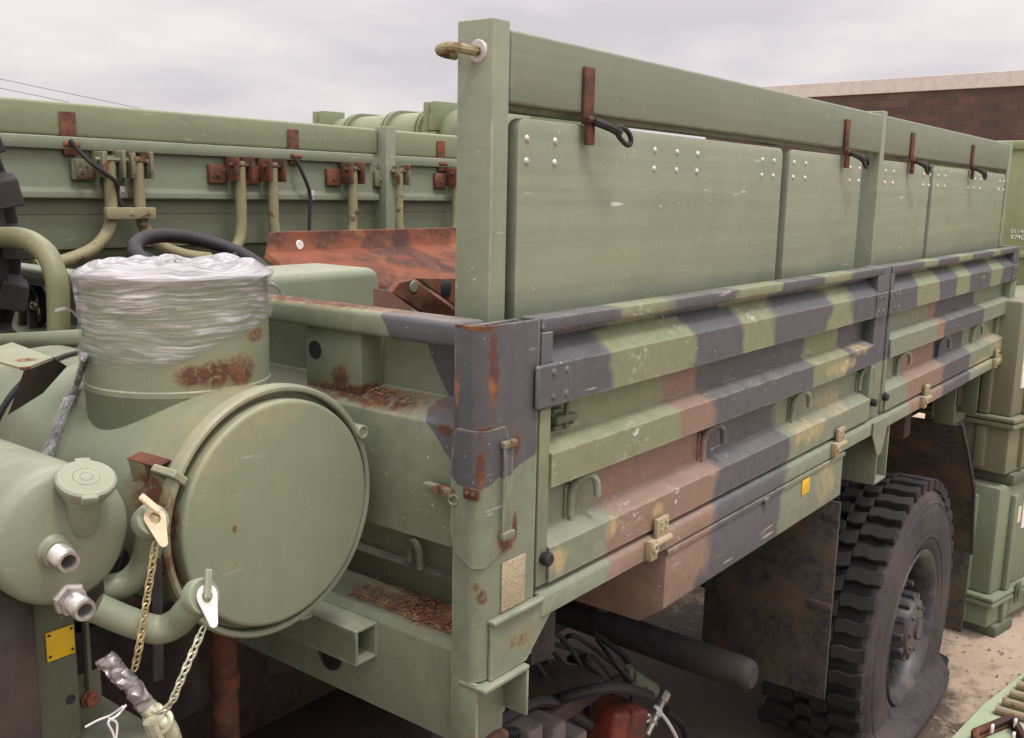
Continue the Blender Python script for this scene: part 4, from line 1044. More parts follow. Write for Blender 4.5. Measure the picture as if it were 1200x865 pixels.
# bracket box beneath with the yellow plate
bx0 = at(42, 800, 'Y', .262).x; bx1 = at(93, 800, 'Y', .262).x
mm = Mesh(); mm.box(bx0, bx1, .262, .50, -.55, -.322, .004); BB = obj('mount_box', mm, m_darkg, E_)
y0 = at(53, 742, 'Y', .259); y1 = at(88, 763, 'Y', .259)
mm = Mesh(); mm.box(y0.x, y1.x, .258, .2615, y1.z-.002, y0.z-.001, .001); YP = obj('yellow_plate', mm, m_yellow, BB)
mm = Mesh()
for sx in (.004, -.004):
    for sz in (.005, -.005): mm.ball(((y0.x if sx > 0 else y1.x)+sx, .2575, (y1.z if sz > 0 else y0.z)+sz), .0022, sub=1)
obj('plate_rivets', mm, m_rustd, YP, kind='stuff')
mm = Mesh(); c = at(83, 820, 'Y', .2615); mm.lathe([(0, .0008), (.0065, .0008), (.0075, -.002)], c, (0, -1, 0), 16, False); obj('bolt_hole', mm, m_black, BB)
mm = Mesh(); b1_ = at(126, 800, 'Y', .30); mm.box(bx1+.001, bx1+.045, .285, .293, -.545, -.47, .003); mm.box(bx1+.018, bx1+.024, .27, .284, -.49, -.34, .002); BF = obj('mount_flange', mm, m_darkg, E_)
c = at(104, 818, 'Y', .284); mm = Mesh(); mm.lathe([(.014, 0), (.014, .004), (.010, .005), (.010, .012), (.008, .013), (.004, .011), (0, .011)], c, (0, -1, 0), 6, False); obj('rusty_nut', mm, m_rust, BF)
mm = Mesh(); mm.box(bx0-.02, bx0+.145, .19, .42, -.575, -.552, .006); obj('mount_shelf', mm, m_darkg, E_)
mm = Mesh(); mm.box(-.95, bx0-.004, .24, .9, -1.1, -.30, .006); obj('mount_bracket', mm, m_shade, E_)
mm = Mesh(); mm.box(bx0-.1, bx0+.10, .42, 1.0, -1.25, -.576, .01); obj('shelf_leg', mm, m_shade, E_)
hose([(137, 574, .40), (150, 590, .36), (158, 612, .35), (152, 650, .36), (138, 690, .40)], .0105, m_black, 'overflow_hose', E_)

# drain pipes with plugs, tags and chains
def drain(pipe, r, plug, axv, name, label, tagm, chainm, chain_px, lever):
    q = at(*plug); Dn = thing(name, q, label, 'pipe')
    mm = Mesh(); mm.tube([at(*p) for p in pipe], r, 16, sub=7); PP = obj('pipe', mm, m_drum, Dn)
    axv = Vector(axv).normalized()
    mm = Mesh(); mm.lathe([(r*1.0, -.02), (r*1.22, -.016), (r*1.26, -.002), (r*1.15, .002), (r*.7, .002), (r*.62, -.003), (0, -.003)], q, axv, 30, False); CPp = obj('pipe_collar', mm, m_tank, Dn)
    mm = Mesh(); mm.lathe([(r*.58, -.004), (r*.55, .005), (r*.42, .006), (r*.36, .003), (0, .003)], q, axv, 20, False); mm.torus(q+axv*.0035, axv, r*.66, r*.07, 20, 6); obj('plug', mm, m_brass, Dn)
    # teardrop tag hanging from the plug
    M = frame(q+axv*.006, axv, Vector((1, 0, 0))); dwn = Vector((0, 0, -1)); dwn = (dwn-axv*dwn.dot(axv)).normalized(); M = frame(q+axv*.006, axv, -dwn.cross(axv)); 
    # local x = sideways, local y = up along the face
    upv = -dwn; xv = upv.cross(axv); M = Matrix.Identity(4)
    for k in range(3): M[k][0] = xv[k]; M[k][1] = upv[k]; M[k][2] = axv[k]; M[k][3] = (q+axv*.006)[k]
    R0 = r*.80; pts = [(R0*math.cos(a), R0*math.sin(a)) for a in [math.radians(-25+k*230/14) for k in range(15)]]
    tail = [(-r*.30, -r*2.0), (-r*.12, -r*2.15), (r*.12, -r*2.15), (r*.30, -r*2.0)]
    hole = [(r*.42*math.cos(a), r*.42*math.sin(a)) for a in [2*PI*k/16 for k in range(16)]]
    tb = bmesh.new(); oo = [tb.verts.new((*p, 0)) for p in pts+tail]; hh = [tb.verts.new((*p, 0)) for p in hole]
    ee = [tb.edges.new((a, b)) for a, b in zip(oo, oo[1:]+oo[:1])]+[tb.edges.new((a, b)) for a, b in zip(hh, hh[1:]+hh[:1])]
    bmesh.ops.triangle_fill(tb, edges=ee, use_beauty=True)
    ex = bmesh.ops.extrude_face_region(tb, geom=tb.faces[:]); bmesh.ops.translate(tb, verts=[g for g in ex['geom'] if isinstance(g, bmesh.types.BMVert)], vec=(0, 0, .0016))
    bmesh.ops.recalc_face_normals(tb, faces=tb.faces)
    mt = Mesh(); mt._merge(tb, 0, 1, M); TG = obj('tag', mt, tagm, Dn)
    mt = Mesh(); l0 = at(*lever[0]); l1 = at(*lever[1]); mt.box(0, (l1-l0).length, -.0048, .0048, -.003, .003, .0015, 1, frame(l0, axv, l1-l0)); obj('handle', mt, m_beige if tagm is m_beige else m_tank, Dn)
    # chain
    CH = thing(name.replace('pipe', 'chain'), at(*chain_px[0]), 'chain', 'chain')
    P = [at(*c) for c in chain_px]; Q = []
    for i in range(len(P)-1):
        for k in range(20): Q.append(P[i].lerp(P[i+1], k/20))
    Q.append(P[-1])
    step = .0088; acc = 0; k = 0; last = Q[0]
    lk_me = chainm
    for a, b in zip(Q, Q[1:]):
        acc += (b-a).length
        if acc >= step:
            acc = 0; d = (b-last); c = (b+last)/2; last = b
            sidev = rt if k % 2 else fw; sidev = (sidev*.8+(fw if k % 2 else rt)*.55)
            inst('link', lk_me, CH, frame(c, d.cross(sidev), d)); k += 1
    return Dn, CH
def link_mesh(m):
    mm = Mesh(); pts = [(.0072*math.cos(a)+ (.0018 if math.cos(a) > 0 else -.0018), .0042*math.sin(a), 0) for a in [2*PI*(k+.5)/12 for k in range(12)]]
    mm.tube(pts, .00145, 6, False, closed=True); return shared(mm, m)
lnk1 = link_mesh(m_brass); lnk2 = link_mesh(m_chain)
d2, ch2 = drain([(112, 712, 'Y', .20), (150, 728, 'Y', .18), (185, 738, 'Y', .16), (207, 730, 'Y', .14), (222, 714, 'Y', .115), (236, 702, 'Y', .10)], .0195, (239, 699, 'Y', .09), (.05, -.93, .30),
   'drain_pipe', 'thick green drain pipe with white teardrop tag, in front of the drum lid', m_tag, lnk2,
   [(238, 737, 'Y', .085), (228, 760, 'Y', .085), (214, 792, 'Y', .085), (202, 822, 'Y', .09), (190, 836, 'Y', .10), (178, 834, 'Y', .12)], [(243, 702, 'Y', .078), (251, 668, 'Y', .078)])
props(ch2, 'pale zinc chain hanging in a slack curve from the white-tagged plug', 'chain')
d1, ch1 = drain([(120, 690, 'Y', .24), (145, 685, 'Y', .23), (163, 670, 'Y', .22), (172, 650, 'Y', .21), (176, 628, 'Y', .19), (178, 612, 'Y', .17)], .0185, (179, 609, 'Y', .155), (-.05, -.85, .52),
   'drain_pipe', 'green pipe with beige teardrop tag, between the small tank and drum', m_beige, lnk1,
   [(182, 637, 'Y', .150), (178, 665, 'Y', .150), (170, 715, 'Y', .150), (163, 760, 'Y', .150), (157, 788, 'Y', .16)], [(187, 600, 'Y', .140), (173, 579, 'Y', .140)])
props(ch1, 'thin brassy chain hanging straight down from the beige-tagged plug', 'chain')
# flat hanging bar
f0 = at(183, 655, 'Y', .19); f1 = at(186, 798, 'Y', .19)
HBR = thing('flat_bar', f1, 'flat grey steel bar hanging between the two chains below the drum', 'metal bar')
mm = Mesh(); d = f1-f0; mm.box(0, d.length, -.0075, .0075, -.0015, .0015, .001, 1, frame(f0, (-.2, -1, 0), d)); obj('bar', mm, m_exh, HBR)
# crumpled foil sleeve and loose coupling below the chains
SL = thing('foil_sleeve', at(160, 800, 'Y', .17), 'crumpled silvery foil sleeve among the chains at the lower left', 'foil')
mm = Mesh(); pts = [at(122, 770, 'Y', .19), at(135, 785, 'Y', .18), at(150, 800, 'Y', .17), at(162, 815, 'Y', .16), at(178, 838, 'Y', .16)]
mm.tube(pts, .0115, 20, sub=14)
for v in mm.bm.verts: v.co += Vector((mnoise.noise(v.co*90), mnoise.noise(v.co*90+Vector((9, 0, 0))), mnoise.noise(v.co*90+Vector((0, 7, 0)))))*.006 + Vector((mnoise.noise(v.co*260), mnoise.noise(v.co*260+Vector((9, 0, 0))), 0))*.002
obj('foil', mm, simple('crumpled_foil', (.30, .28, .285), .3, .5, .3, 80, .5), SL)
CPL = thing('hose_coupling', at(190, 850, 'Y', .14), 'small green hose coupling at the end of the foil sleeve', 'coupling')
mm = Mesh(); mm.tube([at(172, 830, 'Y', .15), at(186, 842, 'Y', .14), at(198, 852, 'Y', .13), at(204, 868, 'Y', .13)], .011, 12, sub=6); mm.torus(at(190, 846, 'Y', .135), (1, .3, -.6), .014, .004, 16, 8); mm.torus(at(180, 838, 'Y', .145), (1, .3, -.6), .013, .004, 16, 8); mm.tube([at(175, 845, 'Y', .13), at(182, 862, 'Y', .13), at(192, 875, 'Y', .13)], .009, 8); obj('coupling', mm, m_chain, CPL)
WT = thing('wire_tie', at(133, 845, 'Y', .17), 'thin pale wire looped on the green shelf at the lower left', 'wire')
mm = Mesh(); mm.tube([at(100, 852, 'Y', .2), at(115, 844, 'Y', .19), at(130, 838, 'Y', .18), (at(144, 828, 'Y', .16))], .0016, 6); mm.tube([at(148, 826, 'Y', .165), at(138, 838, 'Y', .165), at(127, 846, 'Y', .165), at(132, 858, 'Y', .165), at(136, 872, 'Y', .165)], .0016, 6); mm.tube([at(136, 868, 'Y', .165), at(137, 848, 'Y', .165), at(128, 842, 'Y', .165)], .0016, 6); obj('wire', mm, m_tag, WT)

# ---- bracket and tubes on the drum's far end
GP = thing('bent_tube', at(65, 390, 'X', -.45), 'thick green steel tube bent over at the left edge of the picture', 'tube')
mm = Mesh(); xb = -.30
mm.tube([at(-60, 276, 'X', xb), at(-5, 278, 'X', xb), at(28, 280, 'X', xb), at(52, 295, 'X', xb), at(64, 318, 'X', xb), at(68, 345, 'X', xb), at(69, 400, 'X', xb), at(69, 430, 'X', xb)], .0225, 18, sub=8); obj('tube', mm, paint('tube_paint', (.190, .190, .105), .45, rust_amt=.05, wear=.3), GP)
GP2 = thing('cross_tube', at(50, 395, 'X', -.36), 'straight green tube lying level behind the film-wrapped stack', 'tube')
mm = Mesh(); mm.tube([at(-40, 402, 'X', -.34), at(110, 395, 'X', -.34)], .0165, 16, False); obj('tube', mm, m_drum, GP2)
mm = Mesh(); q = at(38, 425, 'X', -.42)
BRK = thing('angle_bracket', q, 'pale green angle bracket with a rusty corner, on top of the drum at left', 'bracket')
a = at(-25, 420, 'X', -.46); Z0 = -.062
def topquad(): return [at(-20, 412, 'Z', Z0), at(14, 401, 'Z', Z0), at(62, 419, 'Z', Z0), at(29, 432, 'Z', Z0), at(-20, 418, 'Z', Z0)]
pts = [(p.x, p.y) for p in topquad()]
mm = Mesh(); mm.prism(pts, 'Z', Z0-.004, Z0, 0)
p1, p2, p3 = at(29, 432, 'Z', Z0), at(62, 419, 'Z', Z0), at(78, 430, 'Z', Z0-.02)
tb = bmesh.new()
vs = [tb.verts.new(p) for p in (p1, p2, p3, p2.lerp(p3, .5)+Vector((-.02, .02, -.05)), p1+Vector((-.02, .02, -.07)))]; tb.faces.new(vs)
ex = bmesh.ops.extrude_face_region(tb, geom=tb.faces[:]); bmesh.ops.translate(tb, verts=[g for g in ex['geom'] if isinstance(g, bmesh.types.BMVert)], vec=(.003, .004, 0)); bmesh.ops.recalc_face_normals(tb, faces=tb.faces); 
mv = Mesh(); mv._merge(tb)
obj('bracket', mm, paint('bracket_paint', (.23, .25, .165), .5, rust=[(at(30, 422, 'Z', Z0), (.02, .02, .02), .8), (at(28, 431, 'Z', Z0), (.02, .012, .01), .6)], wear=.4), BRK)
obj('bracket_web', mv, m_shade, BRK)  # this face lies in shade, so the shade is put into its colour
mm = Mesh(); c = at(4, 440, 'Y', .9); mm.lathe([(0, .02), (.012, .018), (.02, .006), (.022, 0), (.03, -.002), (.03, -.02)], c, (-.5, -1, 0), 20, False); obj('clamp_bolt', mm, m_steel, BRK)

# ---- spare tyre at the left edge
def wheel_copy(loc, Rm):
    ST_ = thing('spare_tyre', loc, 'black chunky spare tyre standing at the left edge of the picture', 'tyre')
    mm = Mesh(); mm.lathe(fine_prof(tprof), (0, 0, 0), (0, 1, 0), 72, False)
    me = bpy.data.meshes.new('tyre'); mm.bm.to_mesh(me); mm.bm.free()
    me.polygons.foreach_set('use_smooth', [True]*len(me.polygons)); me.materials.append(m_rubber)
    o = bpy.data.objects.new('tyre', me); COL.objects.link(o); o.parent = ST_; o.matrix_local = Rm
    for me_, a, y, f in lug_mats(32):
        n_ = Vector((math.sin(a), 0, -math.cos(a))); c = Vector((0, y, 0))+n_*(RT-.002); td = Vector((math.cos(a), 0, math.sin(a)))
        M = Matrix.Identity(4)
        for k in range(3): M[k][0] = td[k]*f*1.15; M[k][1] = (0, f, 0)[k]; M[k][2] = n_[k]*1.3; M[k][3] = c[k]
        L_ = bpy.data.objects.new('tread_lug', me_); COL.objects.link(L_); L_.parent = ST_; L_.matrix_local = Rm @ M
    return ST_
sp_r = at(-20, 285, 'X', -.40)
sp_c = sp_r - rt*.60
wheel_copy((sp_c.x, sp_c.y, sp_c.z), Matrix.Rotation(math.radians(-18), 4, 'Z') @ Matrix.Translation((0, -.19, 0)))
# hoses by the spare
HS = thing('coiled_hose', at(40, 345, 'X', -.1), 'short black hose looped over a pipe beside the spare tyre', 'hose')
mm = Mesh(); mm.tube([at(28, 345, 'X', -.1), at(31, 334, 'X', -.1), at(40, 335, 'X', -.1), at(48, 346, 'X', -.1), at(53, 360, 'X', -.1), at(50, 374, 'X', -.1), at(38, 376, 'X', -.1)], .013, 10, sub=6); obj('hose', mm, m_black, HS)
mm = Mesh(); mm.tube([at(26, 380, 'X', -.11), at(28, 350, 'X', -.11), at(34, 345, 'X', -.11), at(38, 360, 'X', -.11), at(40, 390, 'X', -.11)], .012, 10, sub=6); obj('pipe', mm, m_darkg, HS)
for px, py in ((22, 336), (41, 358)):
    mm = Mesh(); mm.ball(at(px, py, 'X', -.12), .012); obj('fitting', mm, m_steel, HS)

# ================================================================== LOAD IN THE BED
# steering wheel
p0 = at(163, 297, 'Y', 1.35); p1 = at(238, 272, 'Y', 1.75); p2 = at(312, 298, 'Y', 1.35)
SW = thing('steering_wheel', at(238, 300, 'Y', 1.4), 'black three spoke steering wheel lying behind the film-wrapped stack', 'steering wheel')
cen = (p0+p2)/2+Vector((0, .0, -.03)); R0 = (p2-p0).length/2*1.0
ux = (p2-p0).normalized(); up = Vector((0, .0, 1)); nrm_ = Vector((-.25, -.45, .9)).normalized(); vx = nrm_.cross(ux).normalized()
cen = at(237, 307, 'Y', 1.45); R0 *= .9; nrm_ = Vector((-.22, -.36, .93)).normalized(); vx = nrm_.cross(ux).normalized()
mm = Mesh(); n = 40; mm.tube([cen+ux*(R0*math.cos(2*PI*k/n))+vx*(R0*math.sin(2*PI*k/n)) for k in range(n)], .021, 12, False, closed=True); obj('rim', mm, m_black, SW)
mm = Mesh()
for a in (20, 160, 270):
    a = math.radians(a); q = cen+ux*(R0*math.cos(a))+vx*(R0*math.sin(a)); mm.tube([q, (q+cen)/2-nrm_*.03, cen-nrm_*.05], .013, 8)
mm.cyl(cen-nrm_*.03, cen-nrm_*.07, .05, 18); obj('spokes', mm, m_black, SW)
# rusted angle iron
IA = thing('angle_iron', at(420, 310, 'Y', 1.15), 'long rusted steel angle iron with a bolt hole, laid across the bed load', 'angle iron')
ya = 1.15
k0 = at(318, 272, 'Y', ya); k1 = at(308, 303, 'Y', ya); k2 = at(415, 332, 'Y', .80)
x0, x1 = k0.x, 3.3
zt = k0.z; zm = at(318, 296, 'Y', ya-.01).z; zb = at(470, 331, 'Y', ya-.22).z
mm = Mesh(); mm.prism([(ya, zt), (ya-.010, zm), (ya-.22, zb), (ya-.224, zb-.010), (ya+.0, zm-.015), (ya+.012, zt)], 'X', x0, x1, .002)
for v in mm.bm.verts:
    if v.co.x < x0+.01: v.co.x += -(zt-v.co.z)*.4
AI = obj('angle', mm, m_ruste, IA)
mm = Mesh(); c = at(351, 287, 'Y', ya-.006); mm.lathe([(0, .003), (.012, .003), (.0135, -.002)], c, (0, -1, .05), 16, False); obj('bolt_hole', mm, m_foam, IA)
# green cushioned box
BXQ = thing('green_box', at(380, 355, 'Y', .85), 'smooth green box with rounded corners standing behind the headboard', 'box')
yb = .72; b0 = at(300, 318, 'Y', yb); b1q = at(443, 316, 'Y', yb); b2q = at(455, 358, 'Y', yb)
mm = Mesh(); mm.box(b0.x-.25, b1q.x+.006, yb, yb+.22, -.50, b1q.z+.004, .022, 4)
for v in mm.bm.verts: v.co.x += max(0, (b1q.z-v.co.z))*.16*(1 if v.co.x > b0.x else 0)
obj('box_shell', mm, m_tank, BXQ)
# scrap plates and perforated bracket
SC = thing('rusted_plate', at(450, 360, 'Y', .9), 'thin rusted steel plate leaning beside the green box', 'plate')
mm = Mesh(); A_ = [at(440, 338, 'Y', .62), at(455, 340, 'Y', .62), at(484, 362, 'Y', .62), at(484, 375, 'Y', .62), at(440, 375, 'Y', .62)]
mm.prism([(p.x, p.z) for p in A_], 'Y', .62, .628, .001); obj('plate', mm, simple('primer_brown', (.22, .115, .085), .75, var=.2, scale=25), SC)
SC2 = thing('perforated_bracket', at(510, 350, 'Y', 1.0), 'rusty brown channel with a round hole, under the angle iron', 'bracket')
mm = Mesh(); yq = .70
A_ = [at(468, 331, 'Y', yq), at(486, 328, 'Y', yq), at(545, 372, 'Y', yq), at(545, 392, 'Y', yq), at(520, 380, 'Y', yq), at(459, 343, 'Y', yq)]
mm.prism([(p.x, p.z) for p in A_], 'Y', yq, yq+.02, .002)
A_ = [at(488, 326, 'Y', yq-.03), at(545, 326, 'Y', yq-.03), at(545, 366, 'Y', yq-.03)]
mm.prism([(p.x, p.z) for p in A_], 'Y', yq-.03, yq-.02, .002); PB = obj('channel', mm, m_rust, SC2)
mm = Mesh(); c = at(485, 336, 'Y', yq-.001); mm.lathe([(0, .002), (.013, .002), (.015, -.002)], c, (0, -1, 0), 16, False); obj('round_hole', mm, m_tank, SC2)
c = at(523, 338, 'Y', yq-.031); mm = Mesh(); mm.ball(c, .02, 1, .4, 1.2); obj('dark_boss', mm, m_black, SC2)
SC3 = thing('green_scrap', at(462, 365, 'Y', .8), 'small triangular scrap of green sheet among the rusty parts', 'scrap')
mm = Mesh(); A_ = [at(459, 346, 'Y', .85), at(450, 362, 'Y', .85), at(456, 370, 'Y', .85), at(490, 366, 'Y', .85)]; mm.prism([(p.x, p.z) for p in A_], 'Y', .85, .856, .001); obj('sheet', mm, m_tank, SC3)
SC4 = thing('dark_crate', (1.6, 1.1, -.5), 'dark rusty machine part lying low in the cargo bed', 'machine part')
mm = Mesh(); mm.box(.9, 2.9, .80, 1.6, -.498, -.17, .02); mm.box(.15, .7, 1.0, 2.0, -.498, -.10, .02); mm.box(1.2, 1.5, .78, .80, -.30, -.2, .005); obj('casting', mm, m_rustd, SC4)

# ================================================================== BEYOND THE TRUCK
# ribbed plastic case behind the far side: its length runs away across the yard
cP = at(545, 119, 'Y', 2.75); cF = at(365, 134, 'Z', cP.z)
cdir = Vector((cF.x-cP.x, cF.y-cP.y, 0)); cL = cdir.length; cdir.normalize(); cside = Vector((-cdir.y, cdir.x, 0))
if cside.dot(CAM-cP) > 0: cside = -cside
MC = Matrix.Identity(4)
for k in range(3): MC[k][0] = cdir[k]; MC[k][1] = cside[k]; MC[k][3] = (cP.x, cP.y, cP.z)[k]
RCs = thing('ribbed_case', (cP+cdir*cL/2+cside*.3-Vector((0, 0, .6))), 'green ribbed plastic shipping case rising behind the far rail', 'case')
def arch(i=0, n=10):
    r_ = .15
    return [(i, -.6)]+[(i+r_-r_*math.cos(a), -i-r_+r_*math.sin(a)) for a in [PI/2*k/n for k in range(n+1)]]+[(.6-i-r_+r_*math.sin(a), -i-r_+r_*math.cos(a)) for a in [PI/2*k/n for k in range(n+1)]]+[(.6-i, -.6)]
def along(px):
    """distance along the case's near top edge that is seen in photo column px"""
    u0, u1 = -1.5, cL+1
    for _ in range(40):
        m_ = (u0+u1)/2
        if proj(cP+cdir*m_)[0] > px: u0 = m_
        else: u1 = m_
    return u0
mm = Mesh(); mm.prism(arch(.022), 'X', -.5, cL-.02, 0, 1, MC); CSH = obj('case_shell', mm, m_case, RCs, angle=40)
for px in (400, 446, 486):
    u_ = along(px)
    for d_ in (-.026, .012): mm = Mesh(); mm.prism(arch(.002), 'X', u_+d_, u_+d_+.018, .003, 1, MC); obj('case_rib', mm, m_case, RCs, angle=40)
for px in (374, 505):
    u_ = along(px); w_ = .06 if px > 400 else .07
    mm = Mesh(); mm.box(u_-w_, u_-w_*.22, -.012, .16, -.15, .016, .005, 2, MC); mm.box(u_+w_*.22, u_+w_, -.012, .16, -.15, .016, .005, 2, MC); mm.box(u_-w_*.22, u_+w_*.22, -.008, .16, -.15, -.055, .004, 2, MC)
    mm.box(u_-w_, u_+w_, -.018, .0, -.175, -.158, .003, 1, MC); mm.box(u_-w_, u_+w_, -.004, .02, -.21, -.20, .003, 1, MC); obj('stacking_block', mm, m_case, RCs)
for u_ in (along(534), along(548)):
    mm = Mesh(); mm.prism(arch(.004), 'X', u_-.012, u_+.012, .003, 1, MC); obj('case_rib', mm, m_case, RCs, angle=40)

# brick building with stone coping
bz = at(1200, 82, 'Y', 9.0)
A0 = at(1330, 74, 'X', 22.0)
def on_z(px, py, z): return at(px, py, 'Z', z)
ZT = 3.35
P1 = on_z(1200, 82, ZT); P2 = on_z(905, 101, ZT)
dW = (P2-P1); dirw = dW.normalized()
P3 = P1-dirw*9; P4 = P2+dirw*2.2
ZB = on_z(1200, 98, ZT).z; hcop = (P1-CAM).length*15.5/FPX
BD = thing('brick_building', ((P1+P2)/2).to_tuple()[:2]+(GZ,), 'dark brown brick building with a pale stone coping at the upper right', 'building')
nrmw = Vector((dirw.y, -dirw.x, 0));
if nrmw.dot(CAM-P1) < 0: nrmw = -nrmw
def wallbox(mm, z0, z1, proud, depth=6):
    L_ = (P4-P3).length
    M = Matrix.Identity(4)
    for k in range(3): M[k][0] = dirw[k]; M[k][1] = -nrmw[k]; M[k][2] = (0, 0, 1)[k]; M[k][3] = P3[k] if k < 2 else 0
    mm.box(-proud, L_+proud, -proud, depth+proud, z0, z1, .01, 1, M)
    return M
mm = Mesh(); MW = wallbox(mm, GZ-.0, ZT-hcop, 0); wl = obj('wall', mm, m_brick, BD)
uv = wl.data.uv_layers.new(name='uv'); inv = MW.inverted()
for pl in wl.data.polygons:
    for li in pl.loop_indices:
        c = inv @ (wl.data.vertices[wl.data.loops[li].vertex_index].co + ORG[BD.name]); n_ = pl.normal
        uv.data[li].uv = (c.x+c.y, c.z)
mm = Mesh(); wallbox(mm, ZT-hcop+.002, ZT, .06); obj('coping', mm, m_coping, BD)

# green shelter box on the right
shx = 5.0
s0 = at(1168, 166, 'X', shx)
yR = -1.4; yL = at(1168, 200, 'X', shx).y
SH = thing('green_shelter', (shx+.8, (yL+yR)/2, GZ), 'yellowish green equipment shelter with white stencilled lettering behind the truck', 'shelter')
zt = at(1185, 165, 'X', shx).z; zb = at(1195, 299, 'X', shx).z; zb2 = at(1195, 336, 'X', shx).z
mm = Mesh(); mm.box(shx, shx+1.6, yR, yL+.4, zb2, zt, .02, 2); SHB = obj('shelter_body', mm, m_shelter, SH)
mm = Mesh(); mm.box(shx-.025, shx+.02, yR, yL+.4, zb-.015, zb+.02, .005); mm.box(shx-.02, shx+.02, yR, yL+.4, zb2-.03, zb2, .005); mm.box(shx-.025, shx+.02, yR, yL+.4, zt-.05, zt-.0, .008); obj('shelter_trim', mm, m_shelter, SHB)
mm = Mesh(); mm.box(shx+.1, shx+1.5, yR+.1, yL+.3, zb2-.25, zb2-.031, .01); mm.box(shx+.2, shx+.5, yR+.1, yL+.3, GZ, zb2-.25, .01); mm.box(shx+1.1, shx+1.4, yR+.1, yL+.3, GZ, zb2-.25, .01); obj('shelter_skid', mm, m_shade, SHB)
def lettering(txt, c, size, parent, material, face_rot):
    cu = bpy.data.curves.new('lettering', 'FONT'); cu.body = txt; cu.size = size; cu.extrude = .0008
    to = bpy.data.objects.new('tmp', cu); COL.objects.link(to)
    dg = bpy.context.evaluated_depsgraph_get(); me = bpy.data.meshes.new_from_object(to.evaluated_get(dg)); bpy.data.objects.remove(to)
    o = bpy.data.objects.new('lettering', me); COL.objects.link(o); me.materials.append(material); o.parent = parent
    o.matrix_local = Matrix.Translation(Vector(c)-ORG[parent.name]) @ face_rot
face = Matrix(((0, 0, -1, 0), (-1, 0, 0, 0), (0, 1, 0, 0), (0, 0, 0, 1)))
q = at(1184, 273, 'X', shx-.003); q2 = at(1184, 280, 'X', shx-.003)
lettering('01146', q, .033, SHB, m_foam, face); lettering('KMG.', q2, .036, SHB, m_foam, face)

# transit cases stacked behind the wheel
rotc = Matrix.Rotation(math.radians(-12), 4, 'Z')
def case(name, label, c, L_, W_, z0, z1, zrim, mt, feet=True, ridges=True):
    o = thing(name, (c[0], c[1], z0), label, 'case', 'transit cases stacked behind the truck')
    M = Matrix.Translation((c[0], c[1], 0)) @ rotc
    mm = Mesh(); mm.box(0, L_, 0, W_, z0+.06 if feet else z0, zrim-.003, .014, 2, M); bd = obj('case_base', mm, mt, o)
    mm = Mesh(); mm.box(.005, L_-.005, .005, W_-.005, zrim+.024, z1, .018, 2, M); ld = obj('case_lid', mm, mt, o)
    mm = Mesh(); mm.box(-.03, L_+.03, -.03, W_+.03, zrim-.025, zrim-.001, .006, 1, M); mm.box(-.03, L_+.03, -.03, W_+.03, zrim+.003, zrim+.026, .006, 1, M); obj('case_rim', mm, mt, bd)
    if ridges:
        for u in (.12, .42, .72):
            if u > L_: continue
            mm = Mesh(); mm.box(u, u+.05, -.022, .01, zrim+.028, z1-.05, .010, 2, M); obj('lid_ridge', mm, mt, ld)
            mm = Mesh(); mm.box(u, u+.05, -.022, .01, z0+.08, zrim-.028, .010, 2, M); obj('base_ridge', mm, mt, bd)
        for u in (.10, .35):
            mm = Mesh(); mm.box(-.022, .01, u, u+.05, zrim+.028, z1-.05, .010, 2, M); obj('lid_ridge', mm, mt, ld)
            mm = Mesh(); mm.box(-.022, .01, u, u+.05, z0+.08, zrim-.028, .010, 2, M); obj('base_ridge', mm, mt, bd)
    for u in (.20, .62):
        mm = Mesh(); mm.box(u, u+.055, -.040, -.031, zrim-.05, zrim+.055, .003, 1, M); mm.box(u+.012, u+.043, -.047, -.041, zrim-.02, zrim+.03, .003, 1, M); obj('case_latch', mm, m_darkg, bd)
    if feet:
        for u in (.06, L_-.26):
            mm = Mesh(); mm.box(u, u+.2, -.02, W_, z0, z0+.058, .014, 2, M); obj('case_foot', mm, m_darkg, bd)
    return o, M
cb0 = at(1150, 748, 'Z', GZ)
LX = .95
cc = (cb0.x-.02, cb0.y-.02)
zr3 = at(1146, 700, 'X', cb0.x).z; zt3 = at(1140, 563, 'X', cb0.x+.05).z
zr2 = at(1150, 492, 'X', cb0.x).z; zt2 = at(1165, 350, 'X', cb0.x+.05).z
c3, M3 = case('transit_case', 'green plastic transit case with a white label strip, lowest of the stack behind the wheel', cc, LX, .42, GZ, zt3, zr3, m_case3)
mm = Mesh(); mm.box(.27, .32, -.0015, .004, zt3-.25, zt3-.07, .0008, 1, M3); obj('label_strip', mm, m_tag, c3)
mm = Mesh(); mm.box(.17, .25, -.0012, .004, zt3-.21, zt3-.13, .0008, 1, M3); obj('faded_label', mm, m_tape, c3)
c2, M2 = case('transit_case', 'tan plastic transit case with a rim and feet, above the green one behind the wheel', (cc[0]+.03, cc[1]), LX, .42, zt3, zt2, zr2, m_case2)
mm = Mesh(); mm.box(.06, .10, -.004, .006, zr2+.16, zr2+.36, .002, 1, M2); obj('white_reflect_strip', mm, m_foam, c2)  # tall white reflection painted on as a pale strip
print('CASES', cb0, zr3, zt3, zr2, zt2)

